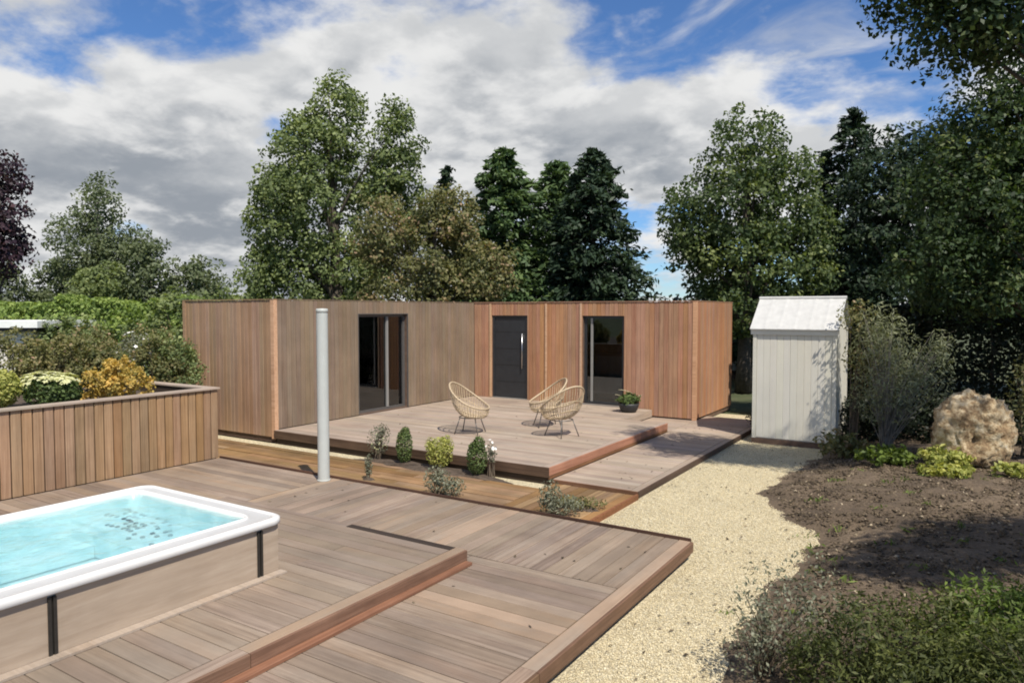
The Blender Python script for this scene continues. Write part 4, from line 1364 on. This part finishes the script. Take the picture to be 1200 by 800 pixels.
broadleaf('near tree outside the right edge whose branch tips hang into the top right corner', 'overhanging_tree', (9.4, 9.6),
          [(-4.5, -1.0, 6.5, .75, .8, .40), (-3.5, -.8, 6.25, .85, .9, .6), (-2.5, -1.0, 5.9, .55, .7, .45), (-2.8, -1.9, 7.6, 1.3, .9, .7), (-3.9, -.8, 5.9, .75, .8, .42), (-1.9, -2.8, 8.2, 1.2, .8, .8), (-4.0, -1.1, 7.4, 1.1, .9, .55), (-.6, -2.8, 8.4, 1.4, 1.0, 1.0)],
          700, 50, .28, .085, .05, 'leaf_near', 32, .2, shell=.6, limbs=60, vbias=-.1)
broadleaf('dark pine far right behind the mottled tree', 'dark_pine', (15.6, 21.5),
          [(0, 0, 6.0, 1.9, 1.5, 2.6), (-1.2, 0, 4.6, 1.4, 1.4, 2.2), (1.4, 0, 5.0, 1.6, 1.5, 2.6), (.1, 0, 3.0, 2.6, 1.8, 1.6)],
          640, 56, .48, .18, .09, 'needle_mixed', 35, .22, flat=.5)
# left side, farther off
broadleaf('dark purple leaved tree cut by the left edge of the picture', 'purple_tree', (-21.9, 30),
          [(0, 0, 7.0, 1.5, 1.5, 2.2), (-1.2, 0, 5.8, 1.8, 1.7, 2.4), (.5, 0, 5.4, 1.0, 1.2, 1.4)], 260, 40, .5, .20, .14, 'leaf_purple', 33, .18)
broadleaf('tall pale airy tree standing far behind the planter', 'pale_tall_tree', (-24.3, 42),
          [(0, 0, 8.4, 1.6, 1.5, 2.2), (-.6, 0, 6.2, 2.2, 2.0, 2.4), (.8, 0, 5.6, 2.0, 2.0, 2.2), (0, 0, 3.6, 2.8, 2.3, 2.0)], 420, 34, .55, .22, .13, 'leaf_pale', 34, .2, 'bark_pale', shell=.7)
for i, (la, de, ht, rw, lb) in enumerate(((-29.5, 41, 5.4, 2.1, 'low pale green tree below the purple tree'), (-20.3, 40, 7.0, 1.5, 'pale slender tree just right of the tall pale tree'),
                                         (-18.0, 41, 5.6, 1.35, 'short pale tree above the left end of the house'), (-22.3, 39, 5.0, 1.9, 'low bushy pale tree at the foot of the tall pale tree'), (-27.0, 43, 5.6, 1.8, 'broad pale tree between the purple tree and the tall pale tree'))):
    broadleaf(lb, 'pale_tree', (la, de), [(0, 0, ht * .62, rw, rw, ht * .38), (.3, 0, ht * .42, rw * 1.15, rw, ht * .3), (-.4, 0, ht * .8, rw * .55, rw * .6, ht * .19)],
              200, 34, .5, .22, .14, 'leaf_pale' if i != 3 else 'leaf_poplar', 40 + i, .14, 'bark_pale', 'pale trees far behind the planter', .6)
conifer('tiny dark conifer far off at the left roof corner', 'distant_conifer', (-14.6, 41), 4.6, 1.0, 60, 50, .3, .12, 'needle_dark', 50)
# the row that closes the view below the crowns
rowdefs = [(-12.5, 33, 'leaf_poplar', 'dark green bush filling the view under the tallest tree, left end'), (-8.0, 31, 'needle_green', 'dark green bush under the tallest tree'),
           (-3.0, 33, 'needle_green', 'dark bush behind the olive tree'), (2.2, 32, 'needle_dark', 'dark bush at the foot of the conifer trio'),
           (6.8, 26, 'needle_mixed', 'dark bush behind the gap between house and shed'), (9.6, 27, 'needle_dark', 'dark bush behind the white shed roof')]
for i, (la, de, mt, lb) in enumerate(rowdefs):
    broadleaf(lb, 'background_bush', (la, de), [(0, 0, 1.9, 2.6, 1.6, 1.5), (1.2, 0, 2.2, 1.8, 1.4, 1.5), (-1.4, 0, 1.6, 1.8, 1.4, 1.3)], 150, 42, .5, .22, .15, mt, 60 + i, .12, group='dark bushes behind the house', cat='shrub', parts=('stem', 'foliage'))

# hedges
hedge('bright green clipped hedge running behind the planter shrubs', 'clipped_hedge', [(-18.5, 21.5), (-13.0, 22.0), (-8.8, 22.5)], 1.5, [2.55, 2.75, 2.85], 26000, .14, .09, 'leaf_hedge', 71, 0.3, .55)
for i_, (la_, de_, rr_, hh_, mt_, lb_) in enumerate(((-16.2, 20.2, 1.2, 2.35, 'leaf_hedge', 'loose bright green bush in front of the hedge, by the outbuilding'), (-12.2, 19.6, 1.1, 2.4, 'leaf_poplar', 'loose mid green bush in front of the hedge'), (-10.6, 20.2, 1.0, 2.7, 'leaf_hedge', 'loose yellowish green bush before the hedge, near the rounded bush'))):
    bush(lb_, 'loose_bush', (*site(la_, de_), 0), [(0, 0, hh_ * .55, rr_, rr_ * .8, hh_ * .45), (rr_ * .6, 0, hh_ * .45, rr_ * .7, rr_ * .7, hh_ * .42), (-rr_ * .6, 0, hh_ * .42, rr_ * .7, rr_ * .7, hh_ * .4)], 5000, .13, .08, mt_, 170 + i_, 12, clump=150, group='loose bushes before the hedge')
bush('rounded taller bush at the end of the bright hedge beside the house', 'rounded_bush', (*site(-8.8, 19.0), .3), [(0, 0, 1.6, 1.0, 1.0, 1.2), (-.7, 0, 1.2, .9, .9, 1.0), (.6, 0, 1.3, .8, .8, 1.1)], 6500, .13, .09, 'leaf_poplar', 72, 14, clump=160)
hedge('tall very dark clipped hedge behind the grey shrub and the boulder', 'dark_hedge', [(6.2, 17.6), (9.6, 15.6), (13.5, 13.4)], 1.3, [2.50, 2.70, 2.95], 30000, .11, .07, 'leaf_hedge_dark', 73, 0.0, .05)

# flat-roofed pavilion at the far left
pav = thing('garden_pavilion', 'low pale flat-roofed outbuilding at the left edge beyond the shrubs', 'outbuilding', (*site(-15.3, 19.2), 0), rad(YAW))
MB().box(-2.6, 2.45, -.1, 2.6, 0, 1.98).build('wall', 'render_pale', pav)
MB().box(-2.75, 2.75, -.4, 2.75, 2.08, 2.26).build('roof', 'roof_pale', pav)
MB().box(-2.68, 2.68, -.33, 2.68, 1.982, 2.078).build('fascia', 'seal_dark', pav)

# ------------------------------------------------------------------ shrubs in the raised planter
SOIL = PZ - .12


def pb(la, de, dz=0.0):
    return (*site(la, de), SOIL + dz)


PG = 'flowering bushes in the raised planter'
b_ = bush('orange and yellow leaved bush at the planter edge', 'orange_bush', pb(-6.0, 10.75), [(0, 0, .32, .46, .36, .27), (-.34, 0, .22, .28, .28, .24), (.32, 0, .24, .28, .28, .25), (.1, 0, .5, .2, .2, .16), (-.15, 0, .46, .16, .2, .16)], 3800, .055, .034, 'leaf_orange', 81, 16, group=PG, clump=110, shell=.5)
b_ = bush('cream flowered bush with dark leaves at the planter edge', 'cream_bush', pb(-6.68, 10.25), [(0, 0, .20, .36, .3, .24), (.18, 0, .18, .25, .25, .2)], 2600, .055, .036, 'leaf_box', 82, group=PG, vbias=-.25)
flowers(b_, [(-.06, 0, .33, .36, .3, .15), (.2, 0, .32, .2, .22, .14), (-.36, 0, .2, .17, .2, .15)], 420, .048, 'leaf_cream', 83, .1)
b_ = bush('lime green bush cut by the left edge at the planter rim', 'lime_bush', pb(-7.15, 9.9), [(0, 0, .28, .24, .26, .27)], 1600, .055, .036, 'leaf_yellowgreen', 84, group=PG)
PB = [(-7.35, 11.5, 'leaf_brush', 1.0, .52, 1, 'brownish shrub behind the cream flowered bush'), (-8.3, 11.9, 'leaf_brush', 1.05, .55, 1, 'pinkish brown shrub at the left edge behind the planter rim'), (-6.75, 11.5, 'leaf_olive', .78, .42, 1, 'olive shrub between the cream and the orange bush'),
      (-6.5, 12.9, 'leaf_olive', 2.1, .55, 0, 'olive shrub standing behind the orange bush'), (-8.2, 13.8, 'leaf_olive', 2.2, .8, 0, 'tall olive shrub below the outbuilding'), (-7.3, 14.4, 'leaf_brush', 2.25, .75, 0, 'broad mottled shrub between outbuilding and white flowered shrub')]
for i, (la, de, mt, hh, rw, inside_, lb) in enumerate(PB):
    loc_ = pb(la, de) if inside_ else (*site(la, de), -.02)
    bush(lb, 'planter_shrub' if inside_ else 'garden_shrub', loc_, [(0, 0, hh * .58, rw, rw * .9, hh * .42), (rw * .5, 0, hh * .48, rw * .7, rw * .7, hh * .42), (-rw * .5, .1, hh * .46, rw * .7, rw * .7, hh * .4)], 5200 if inside_ else 8000, .055, .036, mt, 90 + i, 14, group=PG if inside_ else 'shrubs beyond the planter', clump=130 if inside_ else 220)
b_ = bush('grey green shrub dotted with white flowers beyond the planter', 'white_flowered_shrub', (*site(-6.95, 13.1), -.02), [(0, 0, 1.6, .36, .3, .55), (.2, 0, 1.4, .34, .3, .5), (0, 0, .8, .4, .4, .7)], 3600, .05, .032, 'leaf_grey', 97, group='shrubs beyond the planter')
flowers(b_, [(0, 0, 1.65, .38, .33, .55), (.2, 0, 1.45, .35, .32, .5)], 110, .036, 'petal_white', 98, -.3)
bush('dense green shrub at the end of the planter beside the house', 'green_shrub', (*site(-6.45, 13.15), -.02), [(.05, 0, 1.5, .55, .5, .72), (-.35, 0, 1.3, .5, .5, .7), (.35, -.1, 1.3, .42, .4, .75), (0, 0, .7, .6, .5, .65)], 9500, .055, .04, 'leaf_poplar', 99, 16, group='shrubs beyond the planter', clump=230)

# ------------------------------------------------------------------ shrubs in front of the terrace
for (mx, my, mr) in ((-7.36, 7.62, .10), (-5.91, 7.42, .24), (-4.15, 7.36, .2), (-3.98, 7.92, .22)):
    m = MB()
    nn = 14
    m.v = [(mx + mr * (1 + .2 * math.sin(3 * k + mx)) * math.cos(2 * PI * k / nn), my + mr * .7 * (1 + .2 * math.cos(2 * k)) * math.sin(2 * PI * k / nn), .05) for k in range(nn)]
    m.v += [(mx + mr * .5 * math.cos(2 * PI * k / nn), my + mr * .35 * math.sin(2 * PI * k / nn), .075) for k in range(nn)] + [(mx, my, .082)]
    m.f = [(k, (k + 1) % nn, nn + (k + 1) % nn, nn + k) for k in range(nn)] + [(nn + k, nn + (k + 1) % nn, 2 * nn) for k in range(nn)]
    m.build('planting_soil', 'planter_soil', smooth=True, kind='structure')
SG = 'small shrubs planted in the low board strip'


def spot(X, Y, z=.06):
    return (X, Y, z)


b_ = bush('loose airy shrub with pale flowers, leftmost in the row before the terrace', 'airy_shrub', spot(-8.12, 8.64), [(0, 0, .34, .19, .17, .26), (.07, 0, .48, .13, .12, .14)], 750, .035, .02, 'leaf_grey', 101, 12, group=SG, shell=.9)
flowers(b_, [(0, 0, .32, .15, .15, .2)], 34, .014, 'leaf_cream', 102, -.5)
bush('dark egg-shaped clipped shrub, second in the row before the terrace', 'oval_shrub', spot(-7.54, 8.62), [(0, 0, .31, .135, .135, .28), (.02, 0, .5, .08, .08, .12)], 2000, .034, .020, 'leaf_box', 103, group=SG)
bush('yellow green shrub between the two dark clipped shrubs', 'yellow_shrub', spot(-6.82, 8.62), [(0, 0, .28, .22, .2, .24), (.1, 0, .40, .12, .12, .15), (-.13, 0, .38, .1, .1, .15)], 1900, .042, .02, 'leaf_yellowgreen', 104, group=SG, shell=.7)
b_ = bush('dark round clipped shrub in front of the lone rattan chair', 'round_shrub', spot(-6.10, 8.60), [(0, 0, .28, .155, .155, .26), (.03, 0, .48, .09, .09, .13), (-.06, 0, .42, .07, .07, .1)], 2200, .036, .021, 'leaf_box', 105, group=SG, vbias=-.08)
b_ = bush('white flowered sprig rising beside the dark round shrub', 'white_sprig', spot(-5.90, 8.68), [(0, 0, .36, .09, .09, .16)], 160, .04, .02, 'leaf_grey', 106, 7, group=SG, shell=.9)
flowers(b_, [(.0, 0, .45, .09, .09, .11)], 10, .026, 'petal_white', 107, -.6)
bush('tiny upright seedling among the low boards near the white post', 'seedling', spot(-7.36, 7.62), [(0, 0, .2, .06, .06, .18)], 240, .04, .018, 'leaf_grey', 108, 5, group=SG, shell=.9)
bush('low loose shrub in the middle of the low board strip', 'low_shrub', spot(-5.91, 7.42), [(0, 0, .22, .20, .18, .18), (.2, 0, .13, .18, .17, .12)], 900, .045, .022, 'leaf_grey', 109, 9, group=SG, shell=.8, vbias=.1)
bush('low loose shrub at the deck edge near the boardwalk corner', 'edge_shrub', spot(-4.15, 7.36), [(0, 0, .24, .15, .15, .22), (.2, .05, .13, .22, .18, .12)], 950, .045, .02, 'leaf_grey', 110, 9, group=SG, shell=.8, vbias=.05)
bush('flat green creeper on the low boards near the boardwalk', 'creeper', spot(-3.98, 7.92), [(0, 0, .07, .30, .2, .06), (-.25, .1, .06, .2, .2, .05)], 700, .04, .022, 'leaf_olive', 111, 8, group=SG, shell=.9)

# potted plant by the glazed door
pot = thing('potted_plant', 'dark bowl pot with a green and cream broad-leaved plant by the glazed door', 'potted plant', (-6.30, 14.75, Z_TER))
MB().lathe([(0, .0), (.14, 0), (.19, .05), (.225, .15), (.235, .20), (.215, .20), (.20, .16), (0, .155)], 24).build('pot', 'dark_pot', pot, smooth=True)
rg = np.random.default_rng(120)
p_, nr_ = ell_points([(0, 0, .28, .27, .25, .15)], 240, rg, .6)
leaves('foliage', to_world(p_), to_world(nr_), .13, .05, .4 + rg.normal(0, .2, 240), 'leaf_box', rg, pot)
for (l0, z0_, l1, z1_, wd_, dd) in ((-.24, .50, .24, .30, .035, -.06), (.05, .20, .30, .36, .028, .04), (-.02, .2, -.30, .38, .028, .05)):
    m = MB()
    for k in range(7):
        t = k / 6
        la, zz_ = l0 + (l1 - l0) * t, z0_ + (z1_ - z0_) * t + .05 * math.sin(PI * t)
        ww = wd_ * math.sin(.2 + 2.75 * t)
        bxx, byy = LAT[0] * la + DEP[0] * dd, LAT[1] * la + DEP[1] * dd
        m.v += [(bxx + DEP[0] * ww, byy + DEP[1] * ww, zz_ + .012), (bxx, byy, zz_), (bxx - DEP[0] * ww, byy - DEP[1] * ww, zz_ + .012)]
    for k in range(6):
        b0 = 3 * k
        m.f += [(b0, b0 + 1, b0 + 4, b0 + 3), (b0 + 1, b0 + 2, b0 + 5, b0 + 4)]
    m.build('cream_leaf', 'cream_blade', pot, smooth=True)

# ------------------------------------------------------------------ right-hand bank
def ground_at(x, y):
    return float(soil_h(np.array([x]), np.array([y]))[0])


# boulder
def boulder():
    import bmesh
    bm = bmesh.new()
    bmesh.ops.create_icosphere(bm, subdivisions=5, radius=1.0)
    for v in bm.verts:
        d = v.co.normalized()
        k = 1 + .16 * mnoise.fractal(d * 1.6 + Vector((3, 1, 2)), 1.0, 2.0, 4)
        c = mnoise.cell(d * 3.0)
        r = mnoise.fractal(d * 4.5, .8, 2.1, 5)
        ridged = abs(r)
        k += .16 * ridged - .07 + .06 * mnoise.fractal(d * 9, .8, 2.0, 4)
        pit = mnoise.noise(d * 6.5 + Vector((9, 2, 5)))
        k -= .14 * max(0.0, pit - .12)
        v.co = Vector((d.x * .53 * k, d.y * .48 * k, d.z * .70 * k))
        # hollow worn into the face towards the path
        q = Vector((d.x + .05, d.y + .80, d.z - .02))
        hol = math.exp(-(q.x ** 2 * 2.6 + q.z ** 2 * 3.6)) * (1 if d.y < .2 else 0) * max(0, -d.y)
        v.co.y += hol * .24
        if v.co.z < -.42:
            v.co.z = -.42
    me = bpy.data.meshes.new('boulder')
    bm.to_mesh(me)
    bm.free()
    me.polygons.foreach_set('use_smooth', [True] * len(me.polygons))
    me.materials.append(MATS['limestone'])
    return me


bx_, by_ = .12, 12.68
rock = obj('boulder', boulder(), None, (bx_, by_, ground_at(bx_, by_) + .46), (0, rad(4), rad(20)))
tag(rock, 'pitted ochre limestone boulder lying on the soil bank', 'boulder')

x_, y_ = site(6.45, 12.2)
bush('tall wispy grey green shrub growing beside the white shed', 'grey_shrub', (x_, y_, ground_at(x_, y_)), [(0, 0, 1.5, .62, .55, .85), (-.15, 0, 2.0, .42, .4, .55), (.5, 0, 1.25, .62, .5, .55), (0, 0, .9, .62, .5, .5), (.9, 0, 1.75, .28, .25, .35)],
     5600, .10, .017, 'leaf_greyshrub', 131, 150, shell=.98, stem_r=.010, jitter=1.0, stemmat='bark_pale')
x_, y_ = site(6.1, 12.6)
bush('small dark leafy tree sapling behind the wispy shrub at the shed corner', 'sapling', (x_, y_, ground_at(x_, y_)), [(0, 0, 2.35, .35, .3, .35), (.2, 0, 1.6, .4, .4, .6)], 1300, .06, .035, 'leaf_olive', 132, 10, shell=.9)
x_, y_ = site(8.15, 11.2)
bush('upright sparse shrub cut by the right edge behind the boulder', 'upright_shrub', (x_, y_, ground_at(x_, y_)), [(0, 0, .95, .30, .3, .75), (.3, 0, 1.2, .3, .3, .6)], 1300, .075, .03, 'leaf_olive', 133, 16, shell=.9)
for i, (la, de, rw, hh, mt, lb) in enumerate(((5.75, 10.9, .42, .24, 'leaf_fore_bright', 'green leafy groundcover clump left of the boulder'), (6.35, 10.4, .36, .26, 'leaf_yellowgreen', 'lime leafy groundcover clump in front of the boulder'),
                                             (6.95, 9.75, .30, .14, 'leaf_yellowgreen', 'small yellow groundcover tuft at the boulder foot'), (6.1, 9.9, .34, .10, 'leaf_yellowgreen', 'flat yellow groundcover patch nearest the bare soil'), (5.5, 11.8, .45, .42, 'leaf_olive', 'dark loose shrub between shed and groundcover'))):
    x_, y_ = site(la, de)
    bush(lb, 'groundcover_clump', (x_, y_, ground_at(x_, y_)), [(0, 0, hh * .6, rw, rw * .7, hh * .5), (rw * .5, 0, hh * .5, rw * .6, rw * .6, hh * .45)], 1000, .08, .05, mt, 140 + i, 10, group='groundcover by the boulder', shell=.95, clump=60)

for i, (la, de, lb) in enumerate(((6.9, 13.6, 'dark low bush between grey shrub and boulder, before the dark hedge'), (8.2, 13.0, 'dark low bush behind the boulder'), (9.6, 12.4, 'dark low bush beyond the boulder at the right edge'), (6.0, 14.8, 'dark low bush behind the shed corner'))):
    x_, y_ = site(la, de)
    bush(lb, 'dark_bush', (x_, y_, ground_at(x_, y_) - .02), [(0, 0, .45, .75, .6, .45), (.5, 0, .35, .55, .5, .38), (-.5, 0, .38, .5, .5, .38)], 3600, .08, .045, 'leaf_hedge_dark', 180 + i, 14, group='dark undergrowth before the hedge', clump=110)

# foreground bushes at the bottom right
FG = 'foreground bushes on the bank'
def fb(la, de):
    x, y = site(la, de)
    return (x, y, ground_at(x, y) - .02)


bush('thin whippy shrub with small leaves against the gravel, front of the bank', 'whippy_shrub', fb(1.72, 4.75), [(0, 0, .42, .24, .25, .40), (.3, 0, .5, .25, .25, .40), (-.1, -.1, .3, .2, .2, .3)], 1500, .036, .017, 'leaf_grey', 151, 46, group=FG, shell=.95, stem_r=.006)
bush('broad dark green fine-leaved bush at the bottom of the picture', 'fine_leaved_bush', fb(2.35, 4.35), [(0, 0, .27, .46, .4, .29), (.35, .1, .28, .38, .38, .29), (-.3, -.1, .2, .33, .33, .23), (.1, -.5, .24, .5, .4, .28)], 11000, .050, .015, 'leaf_fore', 152, 70, group=FG, clump=420, stem_r=.006)
bush('bright green bush in the bottom right corner', 'bright_bush', fb(3.2, 4.55), [(0, 0, .27, .38, .36, .26), (.4, 0, .26, .4, .36, .26), (-.25, -.2, .18, .3, .3, .2)], 7500, .050, .018, 'leaf_fore_bright', 153, 40, group=FG, clump=260, stem_r=.006)
bush('dull green bush between the fine-leaved bush and the bright corner bush', 'dull_bush', fb(2.95, 3.75), [(0, 0, .26, .6, .4, .28)], 8000, .04, .014, 'leaf_fore', 154, 40, group=FG, clump=240, stem_r=.006)
broadleaf('tree standing off the right edge that shades the soil bank', 'bank_tree', (6.9, 3.0), [(-1.65, .3, 5.2, .55, .5, .45), (-1.1, .6, 5.3, .6, .5, .45), (-.6, .85, 5.3, .6, .55, .5), (-1.75, -1.15, 5.2, .5, .4, .4), (-.8, -1.05, 5.3, .65, .4, .45), (.2, 0, 6.0, .9, .9, .7)], 300, 46, .28, .10, .06, 'leaf_near', 156, .14)
b_ = bush('small leafy shrub just outside the right edge, shading the bank', 'side_shrub', fb(5.3, 6.0), [(0, 0, .8, .6, .5, .55), (.4, .3, .9, .5, .5, .5)], 4200, .06, .035, 'leaf_fore', 155, 24, group=FG, clump=120)

# far beyond the gap between house and shed: a pink wall and a pale parked-up boat-like cover, in the neighbour's plot
far = thing('neighbour_wall', 'pinkish rendered wall glimpsed in the gap between house and shed', 'wall', (*site(8.35, 30.5), 0), rad(YAW))
MB().box(-1.6, 1.5, 0, .25, 0, 2.0).build('wall', 'wall_pink', far)
MB().box(-1.65, 1.55, -.04, .29, 2.002, 2.07).build('coping', 'render_pale', far)
lw = thing('low_stone_wall', 'low pale stone wall glimpsed in the gap between house and shed', 'wall', (*site(7.9, 26.5), 0), rad(YAW))
for j in range(3):
    for i in range(9):
        sx_ = -1.4 + i * .31 + (j % 2) * .15
        MB().box(sx_, sx_ + .295, random.uniform(-.015, .015), .3, .30 + j * .2, .30 + j * .2 + .19).build('stone', 'render_pale', lw)
MB().box(-1.45, 1.5, .02, .28, 0, .299).build('footing', 'plinth', lw)

# weeds on the bank and blown leaves on gravel and decks
rg = np.random.default_rng(200)
wc = np.stack([rg.uniform(-1.7, 3.0, 90), rg.uniform(5.5, 12.5, 90)], -1)
wk = np.repeat(np.arange(90), 9)
wx, wy = wc[wk, 0] + rg.normal(0, .045, len(wk)), wc[wk, 1] + rg.normal(0, .045, len(wk))
wz = soil_h(wx, wy) + .025
o = leaves('weeds', np.stack([wx, wy, wz], -1), np.tile(np.array([.2, -.3, .8]), (len(wk), 1)), .085, .016, .5 + rg.normal(0, .25, len(wk)), 'leaf_fore_bright', rg, None, .8, axis=np.tile(np.array([0, 0, .6]), (len(wk), 1)) + rg.normal(0, .5, (len(wk), 3)))
o['kind'] = 'stuff'
o['label'] = 'sparse small weeds sprouting on the soil bank'
o['category'] = 'weeds'
spots = []
for (x0, x1, y0, y1, z, n_) in ((-2.2, -1.35, 4.2, 9.0, .016, 70), (-3.55, -2.2, 9.0, 13.6, .016, 60), (-4.95, -3.8, 9.0, 15.5, Z_PATH + .006, 40), (-10.8, -5.2, 9.1, 15.2, Z_TER + .006, 30), (-3.7, -2.4, 2.5, 6.9, Z_LOW + .006, 14), (-7.3, -3.9, 5.5, 6.9, Z_LOW + .006, 14)):
    spots.append(np.stack([rg.uniform(x0, x1, n_), rg.uniform(y0, y1, n_), np.full(n_, z)], -1))
sp = np.concatenate(spots)
o = leaves('fallen_leaves', sp, np.tile(np.array([0, 0, 1.0]), (len(sp), 1)), .045, .024, rg.uniform(0, 1, len(sp)), 'chip_bits', rg, None, .25)
o['kind'] = 'stuff'
o['label'] = 'scattered small brown fallen leaves on gravel and decks'
o['category'] = 'leaf litter'
